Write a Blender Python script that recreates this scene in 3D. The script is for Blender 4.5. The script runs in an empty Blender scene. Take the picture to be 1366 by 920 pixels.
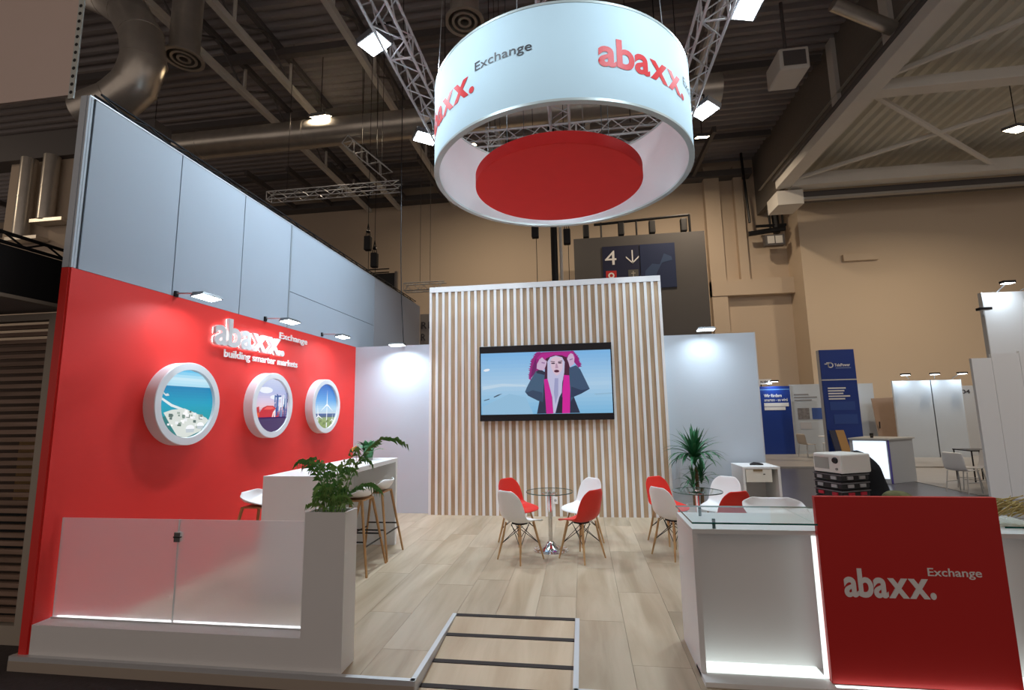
import bpy, bmesh, math, random
from mathutils import Vector, Matrix, Quaternion
random.seed(7)
PI = math.pi
scene = bpy.context.scene
COL = scene.collection

# ------------------------------------------------------------------ camera
cam_d = bpy.data.cameras.new('camera'); cam = bpy.data.objects.new('camera', cam_d); COL.objects.link(cam)
_yaw, _pitch, _roll = -.14, .137, -.017
fw = Vector((math.sin(_yaw)*math.cos(_pitch), math.cos(_yaw)*math.cos(_pitch), math.sin(_pitch)))
rt = Vector((math.cos(_yaw), -math.sin(_yaw), 0)); up = rt.cross(fw)
r2 = rt*math.cos(_roll)+up*math.sin(_roll); u2 = up*math.cos(_roll)-rt*math.sin(_roll)
cam.matrix_world = Matrix(((r2.x, u2.x, -fw.x, 0), (r2.y, u2.y, -fw.y, 0), (r2.z, u2.z, -fw.z, 1.7424), (0, 0, 0, 1)))
cam_d.sensor_width = 36; cam_d.lens = 647.292/1366*36; cam_d.clip_start = .05; cam_d.clip_end = 300
scene.camera = cam

# ------------------------------------------------------------------ world and exposure
world = bpy.data.worlds.new('world'); scene.world = world; world.use_nodes = True
world.node_tree.nodes['Background'].inputs[0].default_value = (1.0, .83, .72, 1)
world.node_tree.nodes['Background'].inputs[1].default_value = .385
scene.view_settings.view_transform = 'Standard'; scene.view_settings.look = 'None'
scene.view_settings.exposure = 0.0; scene.view_settings.gamma = 1.0; scene.view_settings.use_curve_mapping = False

FLOOD_W, HALL_W, SPOT_W = 90, 330, 5          # light strengths of the lamps built below
COOL, WARM, LEDC = (.74, .89, 1.0), (1.0, .80, .58), (.86, 1.0, .97)

# ------------------------------------------------------------------ materials
MATS = {}
def mat(name, col, rough=.5, metal=0., emit=0., ecol=None, noise=0., nscale=8., bump=0., spec=.5, trans=0., alpha=1., ior=1.45, stretch=(1, 1, 1)):
    if name in MATS: return MATS[name]
    m = bpy.data.materials.new(name); m.use_nodes = True; nt = m.node_tree; b = nt.nodes['Principled BSDF']
    c = (*col, 1)
    b.inputs['Base Color'].default_value = c; b.inputs['Roughness'].default_value = rough; b.inputs['Metallic'].default_value = metal
    b.inputs['Specular IOR Level'].default_value = spec; b.inputs['Transmission Weight'].default_value = trans
    b.inputs['Alpha'].default_value = alpha; b.inputs['IOR'].default_value = ior
    if emit: b.inputs['Emission Color'].default_value = (*(ecol or col), 1); b.inputs['Emission Strength'].default_value = emit
    if noise or bump:
        tc = nt.nodes.new('ShaderNodeTexCoord'); mp = nt.nodes.new('ShaderNodeMapping'); mp.inputs['Scale'].default_value = stretch
        nz = nt.nodes.new('ShaderNodeTexNoise'); nz.inputs['Scale'].default_value = nscale; nz.inputs['Detail'].default_value = 4
        nt.links.new(tc.outputs['Object'], mp.inputs['Vector']); nt.links.new(mp.outputs[0], nz.inputs['Vector'])
        if noise:
            mx = nt.nodes.new('ShaderNodeMix'); mx.data_type = 'RGBA'
            mx.inputs['A'].default_value = (*[v*(1-noise) for v in col], 1); mx.inputs['B'].default_value = (*[min(1, v*(1+noise)) for v in col], 1)
            nt.links.new(nz.outputs['Fac'], mx.inputs['Factor']); nt.links.new(mx.outputs['Result'], b.inputs['Base Color'])
        if bump:
            bp = nt.nodes.new('ShaderNodeBump'); bp.inputs['Strength'].default_value = bump; bp.inputs['Distance'].default_value = .01
            nt.links.new(nz.outputs['Fac'], bp.inputs['Height']); nt.links.new(bp.outputs[0], b.inputs['Normal'])
    MATS[name] = m; return m

def wood(name, c1, c2, rough=.45, stretch=(14, 1.2, 14), vary=.16, spec=.4):
    m = bpy.data.materials.new(name); m.use_nodes = True; nt = m.node_tree; N = nt.nodes; L = nt.links; b = N['Principled BSDF']
    tc = N.new('ShaderNodeTexCoord'); oi = N.new('ShaderNodeObjectInfo'); mp = N.new('ShaderNodeMapping'); mp.inputs['Scale'].default_value = stretch
    mu = N.new('ShaderNodeMath'); mu.operation = 'MULTIPLY'; mu.inputs[1].default_value = 37.
    L.new(oi.outputs['Random'], mu.inputs[0]); cb = N.new('ShaderNodeCombineXYZ')
    for i in range(3): L.new(mu.outputs[0], cb.inputs[i])
    L.new(tc.outputs['Object'], mp.inputs['Vector']); L.new(cb.outputs[0], mp.inputs['Location'])
    nz = N.new('ShaderNodeTexNoise'); nz.inputs['Scale'].default_value = 1.; nz.inputs['Detail'].default_value = 6; nz.inputs['Distortion'].default_value = .6
    L.new(mp.outputs[0], nz.inputs['Vector'])
    rp = N.new('ShaderNodeValToRGB'); rp.color_ramp.elements[0].position = .32; rp.color_ramp.elements[1].position = .68
    rp.color_ramp.elements[0].color = (*c1, 1); rp.color_ramp.elements[1].color = (*c2, 1); L.new(nz.outputs['Fac'], rp.inputs[0])
    mr = N.new('ShaderNodeMapRange'); mr.inputs['To Min'].default_value = 1-vary; mr.inputs['To Max'].default_value = 1+vary
    L.new(oi.outputs['Random'], mr.inputs['Value']); vm = N.new('ShaderNodeVectorMath'); vm.operation = 'SCALE'
    L.new(rp.outputs[0], vm.inputs[0]); L.new(mr.outputs[0], vm.inputs['Scale']); L.new(vm.outputs[0], b.inputs['Base Color'])
    b.inputs['Roughness'].default_value = rough; b.inputs['Specular IOR Level'].default_value = spec
    MATS[name] = m; return m

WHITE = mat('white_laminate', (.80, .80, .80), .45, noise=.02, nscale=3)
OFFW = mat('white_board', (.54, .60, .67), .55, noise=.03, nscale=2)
GREYP = mat('grey_panel', (.40, .46, .54), .5, noise=.03, nscale=1.5)
SEAM = mat('dark_seam', (.10, .12, .14), .6)
ALU = mat('aluminium_profile', (.62, .64, .66), .4, .35)
REDP = mat('red_foil', (.80, .034, .028), .5, noise=.04, nscale=2)
REDS = mat('red_sign', (.56, .018, .016), .45, noise=.03, nscale=2)
REDF = mat('red_fabric', (.90, .034, .03), .8, noise=.04, nscale=5, bump=.05)
REDPL = mat('red_plastic', (.72, .03, .02), .35)
WHPL = mat('white_plastic', (.83, .82, .81), .35)
FLOORW = wood('floor_oak', (.365, .275, .18), (.52, .42, .305), .36, (6, .75, 6), .10)
RAMPW = wood('ramp_oak', (.46, .33, .21), (.60, .46, .32), .4, (6, .75, 6), .05)
SLATW = wood('slat_oak', (.37, .25, .15), (.54, .39, .25), .55, (20, 20, 1.2), .12)
LEGW = wood('beech_leg', (.40, .22, .09), (.58, .36, .17), .45, (30, 30, 3), .08)
LEGD = wood('oak_leg', (.34, .17, .06), (.50, .28, .12), .45, (30, 30, 3), .08)
BLACK = mat('black_matte', (.012, .012, .014), .6)
BLACKM = mat('black_metal', (.02, .02, .022), .4, .5)
CHROME = mat('chrome', (.78, .79, .8), .1, 1.)
STEEL = mat('steel', (.55, .56, .57), .35, .9)
TRUSSM = mat('truss_aluminium', (.66, .68, .71), .45, .55)
GALV = mat('galvanised_duct', (.62, .58, .52), .30, .7, noise=.2, nscale=3)
HALLW = mat('hall_wall_paint', (.60, .49, .38), .8, noise=.07, nscale=.25)
HALLW2 = mat('hall_wall_paint_light', (.66, .54, .41), .8, noise=.05, nscale=.2)
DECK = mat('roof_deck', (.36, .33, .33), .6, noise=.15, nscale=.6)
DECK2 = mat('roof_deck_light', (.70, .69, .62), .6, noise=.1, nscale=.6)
BEAM = mat('painted_beam', (.74, .72, .68), .6, noise=.08, nscale=1)
BEAMD = mat('dark_beam', (.12, .11, .11), .6)
CARPET = mat('hall_carpet', (.045, .035, .038), .7, noise=.35, nscale=30, bump=.2)
AISLE = mat('aisle_floor', (.10, .10, .12), .28, noise=.1, nscale=2)
HALLF = mat('hall_wood_floor', (.38, .36, .34), .4, noise=.2, nscale=3, stretch=(1, 6, 1))
DGREY = mat('dark_grey_panel', (.085, .08, .08), .7, noise=.08, nscale=1)
NAVY = mat('navy_print', (.012, .016, .05), .5)
MAPB = mat('map_blue', (.03, .06, .14), .5)
BLUE = mat('blue_banner', (.012, .045, .27), .4, noise=.08, nscale=1)
BLUEL = mat('blue_banner_text_box', (.03, .08, .33), .4)
LET_W = mat('white_letter', (.86, .86, .86), .4)
LET_S = mat('silver_letter', (.66, .66, .68), .4, .2)
LET_R = mat('red_letter', (.66, .03, .035), .5)
LET_D = mat('dark_letter', (.05, .05, .06), .5)
BROWN = mat('brown_door', (.34, .24, .18), .5, noise=.06)
SOIL = mat('soil', (.03, .02, .012), .9, noise=.3, nscale=40, bump=.6)
LEAF2 = mat('palm_leaf_light', (.24, .42, .12), .45, noise=.3, nscale=9)
LEAF = mat('palm_leaf', (.12, .30, .08), .45, noise=.35, nscale=9)
LEAFD = mat('yucca_leaf', (.025, .14, .055), .4, noise=.35, nscale=9)
LEAFB = mat('striped_leaf', (.10, .30, .14), .4, noise=.5, nscale=25)
TRUNK = mat('plant_trunk', (.16, .10, .05), .8, noise=.3, nscale=30)
ORANGE = mat('orange_bloom', (.8, .30, .03), .6)
DRY = mat('dried_grass', (.45, .36, .14), .8, noise=.3, nscale=20)
CAMO = mat('camouflage_cloth', (.12, .12, .05), .9, noise=.6, nscale=22, bump=.3)
JACKET = mat('black_jacket', (.012, .014, .018), .9, noise=.3, nscale=10, bump=.4)
MAROON = mat('maroon_box', (.18, .012, .03), .5)
GOLD = mat('warm_interior', (.35, .20, .06), .6, noise=.4, nscale=3)
BRSLAT = wood('brown_slat', (.20, .125, .085), (.30, .20, .15), .6, (1.5, 20, 20), .1)
BEIGEF = mat('beige_frame', (.40, .35, .29), .6)
SIGNB = mat('beige_sign', (.72, .58, .52), .6, noise=.03, nscale=1)
LEDE = mat('led_diffuser', (1, 1, 1), .4, emit=1.15, ecol=LEDC)
LAMPE = mat('lamp_lens', (1, 1, 1), .4, emit=30, ecol=(.9, .97, 1))
SPOTE = mat('spot_lens', (1, 1, 1), .4, emit=14, ecol=(.9, .97, 1))
WARME = mat('warm_lamp_lens', (1, 1, 1), .4, emit=30, ecol=(1, .82, .55))
FABRICE = mat('ring_fabric', (.56, .72, .80), .8, noise=.02, nscale=4)
FABRICI = mat('ring_lining', (.70, .68, .69), .85, noise=.03, nscale=4)

def glass_mat(name, col, rough, thick_white=0., transp=.0):
    m = bpy.data.materials.new(name); m.use_nodes = True; nt = m.node_tree; N = nt.nodes; L = nt.links
    out = N['Material Output']; N.remove(N['Principled BSDF'])
    a = N.new('ShaderNodeBsdfTransparent'); a.inputs[0].default_value = (*col, 1)
    if thick_white:                                    # frosted film: scatters light through and off itself
        a = N.new('ShaderNodeBsdfRefraction'); a.inputs['Color'].default_value = (*col, 1); a.inputs['Roughness'].default_value = rough; a.inputs['IOR'].default_value = 1.12
        d = N.new('ShaderNodeBsdfDiffuse'); d.inputs[0].default_value = (.85, .86, .87, 1)
        t = N.new('ShaderNodeBsdfTranslucent'); t.inputs[0].default_value = (.85, .86, .87, 1)
        ad = N.new('ShaderNodeMixShader'); ad.inputs[0].default_value = .5; L.new(d.outputs[0], ad.inputs[1]); L.new(t.outputs[0], ad.inputs[2])
        mx0 = N.new('ShaderNodeMixShader'); mx0.inputs[0].default_value = thick_white
        L.new(a.outputs[0], mx0.inputs[1]); L.new(ad.outputs[0], mx0.inputs[2]); a = mx0
    g = N.new('ShaderNodeBsdfGlossy'); g.inputs['Roughness'].default_value = .03 if not thick_white else .3
    fr = N.new('ShaderNodeFresnel'); fr.inputs[0].default_value = 1.25
    ge = N.new('ShaderNodeNewGeometry'); sb_ = N.new('ShaderNodeMath'); sb_.operation = 'SUBTRACT'; sb_.inputs[0].default_value = 1.; L.new(ge.outputs['Backfacing'], sb_.inputs[1])
    ml = N.new('ShaderNodeMath'); ml.operation = 'MULTIPLY'; L.new(fr.outputs[0], ml.inputs[0]); L.new(sb_.outputs[0], ml.inputs[1]); fr = ml
    mx = N.new('ShaderNodeMixShader'); L.new(fr.outputs[0], mx.inputs[0]); L.new(a.outputs[0], mx.inputs[1]); L.new(g.outputs[0], mx.inputs[2])
    L.new(mx.outputs[0], out.inputs[0]); MATS[name] = m; return m
GLASS = glass_mat('clear_glass', (.96, .99, .98), .0)
FROST = glass_mat('frosted_glass', (.97, .95, .95), .45, .30)
GEDGE = mat('glass_edge_green', (.01, .12, .10), .15)

# ------------------------------------------------------------------ mesh helpers
class MB:
    def __init__(s): s.v = []; s.f = []; s.m = []
    def add(s, vs, fs, mi=0):
        n = len(s.v); s.v += [tuple(v) for v in vs]; s.f += [tuple(i+n for i in f) for f in fs]; s.m += [mi]*len(fs); return s
    def box(s, x0, x1, y0, y1, z0, z1, mi=0):
        return s.add([(x0,y0,z0),(x1,y0,z0),(x1,y1,z0),(x0,y1,z0),(x0,y0,z1),(x1,y0,z1),(x1,y1,z1),(x0,y1,z1)],
                     [(3,2,1,0),(4,5,6,7),(0,1,5,4),(1,2,6,5),(2,3,7,6),(3,0,4,7)], mi)
    def hexa(s, p, mi=0):                              # 8 corners, bottom four then top four
        return s.add(p, [(3,2,1,0),(4,5,6,7),(0,1,5,4),(1,2,6,5),(2,3,7,6),(3,0,4,7)], mi)
    def tube(s, pts, r, n=10, mi=0, cap=True):
        pts = [Vector(p) for p in pts]; rs = r if isinstance(r, (list, tuple)) else [r]*len(pts)
        base = len(s.v); rings = []
        prev = None
        for i, p in enumerate(pts):
            d = (pts[min(i+1, len(pts)-1)]-pts[max(i-1, 0)]).normalized()
            if prev is None:
                a = d.orthogonal().normalized()
            else:
                a = (prev-d*prev.dot(d)).normalized()
            prev = a; b = d.cross(a)
            rings.append([p+(a*math.cos(2*PI*k/n)+b*math.sin(2*PI*k/n))*rs[i] for k in range(n)])
        vs = [v for rg in rings for v in rg]; fs = []
        for i in range(len(pts)-1):
            for k in range(n): fs.append((i*n+k, i*n+(k+1) % n, (i+1)*n+(k+1) % n, (i+1)*n+k))
        if cap: fs += [tuple(range(n-1, -1, -1)), tuple((len(pts)-1)*n+k for k in range(n))]
        return s.add(vs, fs, mi)
    def lathe(s, prof, c=(0, 0, 0), n=32, mi=0, axis='z', close=False):
        vs = []; fs = []; m = len(prof)
        for k in range(n):
            a = 2*PI*k/n
            for r, h in prof:
                if axis == 'z': vs.append((c[0]+r*math.cos(a), c[1]+r*math.sin(a), c[2]+h))
                elif axis == 'x': vs.append((c[0]+h, c[1]+r*math.cos(a), c[2]+r*math.sin(a)))
                else: vs.append((c[0]+r*math.cos(a), c[1]+h, c[2]-r*math.sin(a)))
        for k in range(n):
            k2 = (k+1) % n
            for i in range(m-1 if not close else m):
                j = (i+1) % m; fs.append((k*m+i, k2*m+i, k2*m+j, k*m+j))
        return s.add(vs, fs, mi)
    def poly(s, pts, mi=0): return s.add(pts, [tuple(range(len(pts)))], mi)
    def shift(s, d): s.v = [(v[0]+d[0], v[1]+d[1], v[2]+d[2]) for v in s.v]; return s

def tag(o, label=None, cat=None, group=None, kind=None):
    if label: o['label'] = label
    if cat: o['category'] = cat
    if group: o['group'] = group
    if kind: o['kind'] = kind
    return o
def thing(name, label, cat, loc=(0, 0, 0), rz=0, group=None):
    o = bpy.data.objects.new(name, None); COL.objects.link(o); o.location = loc; o.rotation_euler = (0, 0, rz)
    o.empty_display_size = .1
    return tag(o, label, cat, group)
def mesh_of(mb, name, mats, smooth=False):
    me = bpy.data.meshes.new(name); me.from_pydata(mb.v, [], mb.f)
    for m in (mats if isinstance(mats, (list, tuple)) else [mats]): me.materials.append(m)
    me.polygons.foreach_set('material_index', mb.m); me.update()
    bm = bmesh.new(); bm.from_mesh(me); bmesh.ops.remove_doubles(bm, verts=bm.verts, dist=1e-6) if len(bm.verts) < 20000 else None
    bmesh.ops.recalc_face_normals(bm, faces=bm.faces); bm.to_mesh(me); bm.free()
    if smooth:
        me.polygons.foreach_set('use_smooth', [True]*len(me.polygons))
        try: me.set_sharp_from_angle(angle=math.radians(38))
        except Exception: pass
    return me
def obj(name, mb, mats, parent=None, world=False, bevel=0., smooth=False, recalc=True):
    if world and parent: 
        r = parent
        L = Vector((0, 0, 0))
        while r: L += r.location; r = r.parent
        mb.shift(-L)
    o = bpy.data.objects.new(name, mesh_of(mb, name, mats, smooth)); COL.objects.link(o); o.parent = parent
    if bevel:
        b = o.modifiers.new('bevel', 'BEVEL'); b.width = bevel; b.segments = 2; b.limit_method = 'ANGLE'
    return o
def struct(name, mb, mats, **k): return tag(obj(name, mb, mats, **k), kind='structure')
def box(*a, mi=0): return MB().box(*a, mi=mi)
_CYL = {}
def stick(name, p0, p1, r, m, parent, n=8):            # a bar between two points, all alike bars share one mesh
    key = (m.name, n)
    if key not in _CYL:
        mb = MB().tube([(0, 0, 0), (0, 0, 1)], 1, n); _CYL[key] = mesh_of(mb, 'bar', m, True)
    p0, p1 = Vector(p0), Vector(p1); d = p1-p0
    o = bpy.data.objects.new(name, _CYL[key]); COL.objects.link(o); o.parent = parent
    o.location = p0; o.rotation_mode = 'QUATERNION'; o.rotation_quaternion = Vector((0, 0, 1)).rotation_difference(d.normalized())
    o.scale = (r, r, d.length); return o
def copy_tree(o, parent=None):
    c = o.copy(); COL.objects.link(c); c.parent = parent
    for ch in list(o.children): copy_tree(ch, c)
    return c
def put(o, loc, rz=0, label=None):
    o.location = loc; o.rotation_euler = (0, 0, rz)
    if label: o['label'] = label
    return o
def light(name, kind, loc, target, power, col, size, parent=None, size_y=None, spread=None):
    d = bpy.data.lights.new(name, kind); d.energy = power; d.color = col
    if kind == 'AREA':
        d.size = size
        if size_y: d.shape = 'RECTANGLE'; d.size_y = size_y
        if spread: d.spread = spread
    else:
        d.shadow_soft_size = size
        if kind == 'SPOT' and spread: d.spot_size = spread; d.spot_blend = .6
    o = bpy.data.objects.new(name, d); COL.objects.link(o)
    v = (Vector(target)-Vector(loc)).normalized(); o.rotation_mode = 'QUATERNION'; o.rotation_quaternion = v.to_track_quat('-Z', 'Y')
    if parent: o.parent = parent; o.location = Vector(loc)-parent.location
    else: o.location = loc
    return o

# text -> mesh in its own plane: (u, v) fitted to a rectangle, w = thickness
def text_mesh(s, u0, u1, v0, v1, thick=0., bold=0., shear=0.):
    cu = bpy.data.curves.new('text', 'FONT'); cu.body = s; cu.size = 1; cu.offset = bold; cu.resolution_u = 4; cu.extrude = .5 if thick else 0.
    cu.shear = shear
    o = bpy.data.objects.new('text', cu); COL.objects.link(o)
    dg = bpy.context.evaluated_depsgraph_get(); me = bpy.data.meshes.new_from_object(o.evaluated_get(dg))
    bpy.data.objects.remove(o); bpy.data.curves.remove(cu)
    xs = [v.co.x for v in me.vertices]; ys = [v.co.y for v in me.vertices]
    ax, bx, ay, by = min(xs), max(xs), min(ys), max(ys)
    for v in me.vertices:
        v.co = ((v.co.x-ax)/(bx-ax)*(u1-u0)+u0, (v.co.y-ay)/(by-ay)*(v1-v0)+v0, (v.co.z+.5)*thick)
    return me
def logo_meshes(s, u0, u1, v0, v1, thick, bold, gap=.008):
    ms = []; x = 0; hb = None
    for c in s:
        cu = bpy.data.curves.new('text', 'FONT'); cu.body = c; cu.size = 1; cu.offset = bold; cu.resolution_u = 5; cu.extrude = .5 if thick else 0.
        o = bpy.data.objects.new('text', cu); COL.objects.link(o); dg = bpy.context.evaluated_depsgraph_get(); me = bpy.data.meshes.new_from_object(o.evaluated_get(dg))
        bpy.data.objects.remove(o); bpy.data.curves.remove(cu)
        a = min(v.co.x for v in me.vertices); b = max(v.co.x for v in me.vertices)
        for v in me.vertices: v.co.x += x-a
        x += b-a+gap; ms.append(me)
    W = x-gap; lo = min(v.co.y for m in ms for v in m.vertices); hi = max(v.co.y for m in ms for v in m.vertices)
    for m in ms:
        for v in m.vertices: v.co = (v.co.x/W*(u1-u0)+u0, (v.co.y-lo)/(hi-lo)*(v1-v0)+v0, (v.co.z+.5)*thick)
    return ms
def place_text(name, me, m, frame, parent=None, world=True):
    """frame(u, v, w) -> world point"""
    off = Vector((0, 0, 0))
    if parent and world:
        r = parent
        while r: off += r.location; r = r.parent
    for v in me.vertices: v.co = Vector(frame(*v.co))-off
    me.materials.clear(); me.materials.append(m); me.polygons.foreach_set('material_index', [0]*len(me.polygons)); me.update()
    o = bpy.data.objects.new(name, me); COL.objects.link(o); o.parent = parent; return o
def split_islands(me):
    bm = bmesh.new(); bm.from_mesh(me); bm.verts.ensure_lookup_table(); bmesh.ops.remove_doubles(bm, verts=bm.verts, dist=1e-5)
    seen = set(); out = []
    for v in list(bm.verts):
        if v in seen: continue
        st = [v]; grp = set([v])
        while st:
            a = st.pop()
            for e in a.link_edges:
                b = e.other_vert(a)
                if b not in grp: grp.add(b); st.append(b)
        seen |= grp; vl = list(grp); ix = {q: i for i, q in enumerate(vl)}
        fs = [tuple(ix[q] for q in f.verts) for f in bm.faces if f.verts[0] in grp]
        n = bpy.data.meshes.new('letter'); n.from_pydata([q.co[:] for q in vl], [], fs); n.update(); out.append(n)
    bm.free(); return out

# colours given as seen on screen / print (sRGB 0-255)
def s2l(c): return tuple(((v/255)/12.92 if v/255 <= .04045 else ((v/255+.055)/1.055)**2.4) for v in c)
def emis(c, k=1.0):
    n = 'screen_%d_%d_%d_%d' % (*c, int(k*100))
    if n in MATS: return MATS[n]
    l = s2l(c); return mat(n, (.02, .02, .02), .3, emit=k, ecol=l)
def picture(name, layers, frame, parent, k=1.0, step=.0006):
    """flat picture of coloured shapes on a lit surface; each layer a hair in front of the last"""
    mb = MB(); ms = []
    for i, (c, pts) in enumerate(layers):
        m = emis(c, k)
        if m not in ms: ms.append(m)
        mb.poly([frame(u, v, step*i) for u, v in pts], ms.index(m))
    L = Vector((0, 0, 0)); r = parent
    while r: L += r.location; r = r.parent
    mb.shift(-L); me = bpy.data.meshes.new(name); me.from_pydata(mb.v, [], mb.f)
    for m in ms: me.materials.append(m)
    me.polygons.foreach_set('material_index', mb.m); me.update()
    o = bpy.data.objects.new(name, me); COL.objects.link(o); o.parent = parent; return o

# ================================================================== THE SETTING
XL, Y0, YB, XR = -4.177, 3.368, 8.556, 2.90
RX0, RX1, RY1, RY0 = -1.157, -.115, 4.42, 3.33         # ramp cut-out of the platform

# hall floor
fl = struct('floor', box(-40, 45, -12, 26, -.35, -.1), CARPET)
ai = obj('aisle_covering', box(2.9, 30, 8.8, 16.2, -.1, -.094), AISLE, fl)
hb = obj('stand_covering', box(5.9, 30, 16.2, 23, -.1, -.05), HALLF, fl)
hb2 = obj('stand_covering', box(7.9, 30, 11.4, 16.2, -.094, -.085), HALLF, fl)

# hall back wall, right wall section, roof
struct('wall_hall_back', box(-45, 10.3, 24, 24.4, -.1, 13.9), HALLW)
wr = struct('wall_hall_right', box(9.95, 40, 22.6, 24.0, -.1, 12.4), HALLW2)
obj('ledge', box(11.6, 13.0, 22.45, 22.6, 8.05, 8.35), HALLW2, wr)
pil = struct('trim_1', box(6.3, 9.95, 23.55, 24, 7.0, 7.75), HALLW)
struct('trim_2', box(6.3, 7.0, 23.6, 24, -.1, 13.5), HALLW); struct('trim_3', box(7.7, 8.1, 23.7, 24, 7.75, 13.5), HALLW)
def corrugated(x0, x1, y0, y1, z, pitch, depth, along):
    mb = MB(); a0, a1 = (y0, y1) if along == 'x' else (x0, x1); t = a0; prof = []
    while t < a1:
        prof += [(t, z), (t+pitch*.3, z), (t+pitch*.5, z+depth), (t+pitch*.8, z+depth)]; t += pitch
    vs = []
    for p, zz in prof:
        vs += [(x0, p, zz), (x1, p, zz)] if along == 'x' else [(p, y0, zz), (p, y1, zz)]
    fs = [(2*i, 2*i+2, 2*i+3, 2*i+1) for i in range(len(prof)-1)]
    return mb.add(vs, fs)
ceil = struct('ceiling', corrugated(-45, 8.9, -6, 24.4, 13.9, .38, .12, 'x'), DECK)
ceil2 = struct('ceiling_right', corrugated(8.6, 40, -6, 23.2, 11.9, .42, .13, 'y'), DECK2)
for x in (-11.1, -9.4, -6.4, -2.9, .6, 4.2):             # roof trusses running away from the camera
    obj('beam', box(x-.09, x+.09, -2, 24, 12.65, 12.85), BEAM, ceil)
    obj('beam', box(x-.08, x+.08, -2, 24, 13.62, 13.8), BEAMD, ceil)
    for k in range(9):
        y = .4+k*2.7
        stick('post', (x, y, 12.8), (x, y, 13.7), .05, BEAM, ceil, 6)
        stick('brace', (x, y, 12.8), (x, y+1.35, 13.7), .035, BEAMD, ceil, 6); stick('brace', (x, y+2.7, 12.8), (x, y+1.35, 13.7), .035, BEAMD, ceil, 6)
for y in (6.5, 10.2, 13.3, 16.5, 21): obj('beam', box(-40, 8.5, y-.1, y+.1, 13.4, 13.65), BEAMD, ceil)
for k in range(18): obj('rafter', box(-30+k*2.1, -29.85+k*2.1, 19.5, 24, 12.95, 13.2), BEAMD, ceil)
obj('beam', box(-45, 8.5, 23.4, 24, 12.9, 13.2), BEAMD, ceil)
# fascia between the high and the low roof, its big edge beam and the light purlins
fs = struct('wall_clerestory', box(8.75, 8.95, -4, 24.4, 11.0, 14.2), mat('clerestory', (.20, .18, .16), .7, noise=.1))
for y in (7.5, 10.2, 13.2, 16.0): obj('post', box(8.62, 8.75, y, y+.35, 11.2, 13.9), BEAM, fs)
bb = obj('beam', box(8.3, 8.85, -2, 20.5, 10.72, 11.1), BEAM, ceil2, bevel=.02)
obj('beam', box(8.2, 8.95, -2, 20.5, 11.06, 11.14), BEAMD, ceil2)
for y in (14.8,): obj('beam', box(8.85, 30, y, y+.45, 11.1, 11.45), BEAM, ceil2, bevel=.02)
obj('beam', box(8.85, 30, 20.2, 20.7, 10.7, 11.2), BEAM, ceil2)
obj('beam', box(8.9, 30, 21.0, 21.3, 10.35, 10.75), BEAMD, ceil2)
obj('cable_tray', box(9.3, 30, 20.75, 20.95, 10.3, 10.4), STEEL, ceil2)
for a, b in (((9.0, 15.1, 11.3), (16.2, 20.3, 11.0)), ((8.9, 20.3, 11.0), (16.5, 15.2, 11.3)), ((9.0, 14.6, 11.3), (13.5, 11.4, 11.5))):
    stick('brace', a, b, .09, BEAM, ceil2, 6)
obj('bracket', box(8.3, 9.3, 20.4, 21.5, 10.0, 10.6), BEAM, ceil2)

# booth platform
pf = MB(); XA, XB, YA = -4.30, 3.05, 3.33
for a in ((XA, RX0, YA, RY1), (RX1, XB, YA, RY1), (XA, XB, RY1, 8.62)): pf.box(a[0], a[1], a[2], a[3], -.1, -.012)
plat = struct('floor_platform', pf, mat('platform_core', (.30, .22, .15), .6))
def boards(x0, x1, n, y0, y1, first):
    w = (x1-x0)/n
    for i in range(n):
        y = y0-first[i % len(first)]
        while y < y1:
            a, b = max(y, y0), min(y+1.38, y1)
            if b-a > .02: obj('board', box(x0+i*w+.0012, x0+(i+1)*w-.0012, a+.0012, b-.0012, -.012, 0), FLOORW, plat)
            y += 1.38
boards(XA, RX0, 8, YA+.03, 8.62, (0, .7, .35, 1.0)); boards(RX0, RX1, 3, RY1, 8.62, (.5, .1, .9)); boards(RX1, XB, 8, YA+.03, 8.62, (.35, 1.05, .1, .7))
for a, b in ((XA, RX0), (RX1, XB)): obj('edge_trim', box(a, b, YA-.004, YA+.03, -.03, .003), ALU, plat)
obj('edge_trim', box(RX0-.03, RX0+.006, YA, RY1, -.1, .003), ALU, plat); obj('edge_trim', box(RX1-.006, RX1+.03, YA, RY1, -.1, .003), ALU, plat)
obj('front_board', box(XA, RX0, YA-.006, YA, -.1, -.03), mat('front_lip', (.42, .36, .30), .45), plat); obj('front_board', box(RX1, XB, YA-.006, YA, -.1, -.03), mat('front_lip', (.42, .36, .30), .45), plat)

# ramp let into the platform
ramp = thing('entry_ramp', 'sloping oak entry ramp with dark anti-slip strips let into the platform', 'ramp', (-.636, 3.9, -.1))
def rz(y): return -(RY1-y)*.075
strips = [4.405, 4.085, 3.725, 3.44]
edges = [RY1]+strips+[3.22]
for i, y in enumerate(strips):
    obj('anti_slip_strip', MB().hexa([(RX0+.01, y-.03, rz(y-.03)-.03), (RX1-.01, y-.03, rz(y-.03)-.03), (RX1-.01, y+.012, rz(y+.012)-.03), (RX0+.01, y+.012, rz(y+.012)-.03),
        (RX0+.01, y-.03, rz(y-.03)+.004), (RX1-.01, y-.03, rz(y-.03)+.004), (RX1-.01, y+.012, rz(y+.012)+.004), (RX0+.01, y+.012, rz(y+.012)+.004)]), mat('anti_slip', (.03, .022, .02), .8), ramp, world=True)
    yb, ya = y-.032, (strips[i+1]+.014 if i < 3 else 3.26)
    obj('board', MB().hexa([(RX0+.008, ya, rz(ya)-.016), (RX1-.008, ya, rz(ya)-.016), (RX1-.008, yb, rz(yb)-.016), (RX0+.008, yb, rz(yb)-.016),
        (RX0+.008, ya, rz(ya)), (RX1-.008, ya, rz(ya)), (RX1-.008, yb, rz(yb)), (RX0+.008, yb, rz(yb))]), RAMPW, ramp, world=True)

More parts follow.
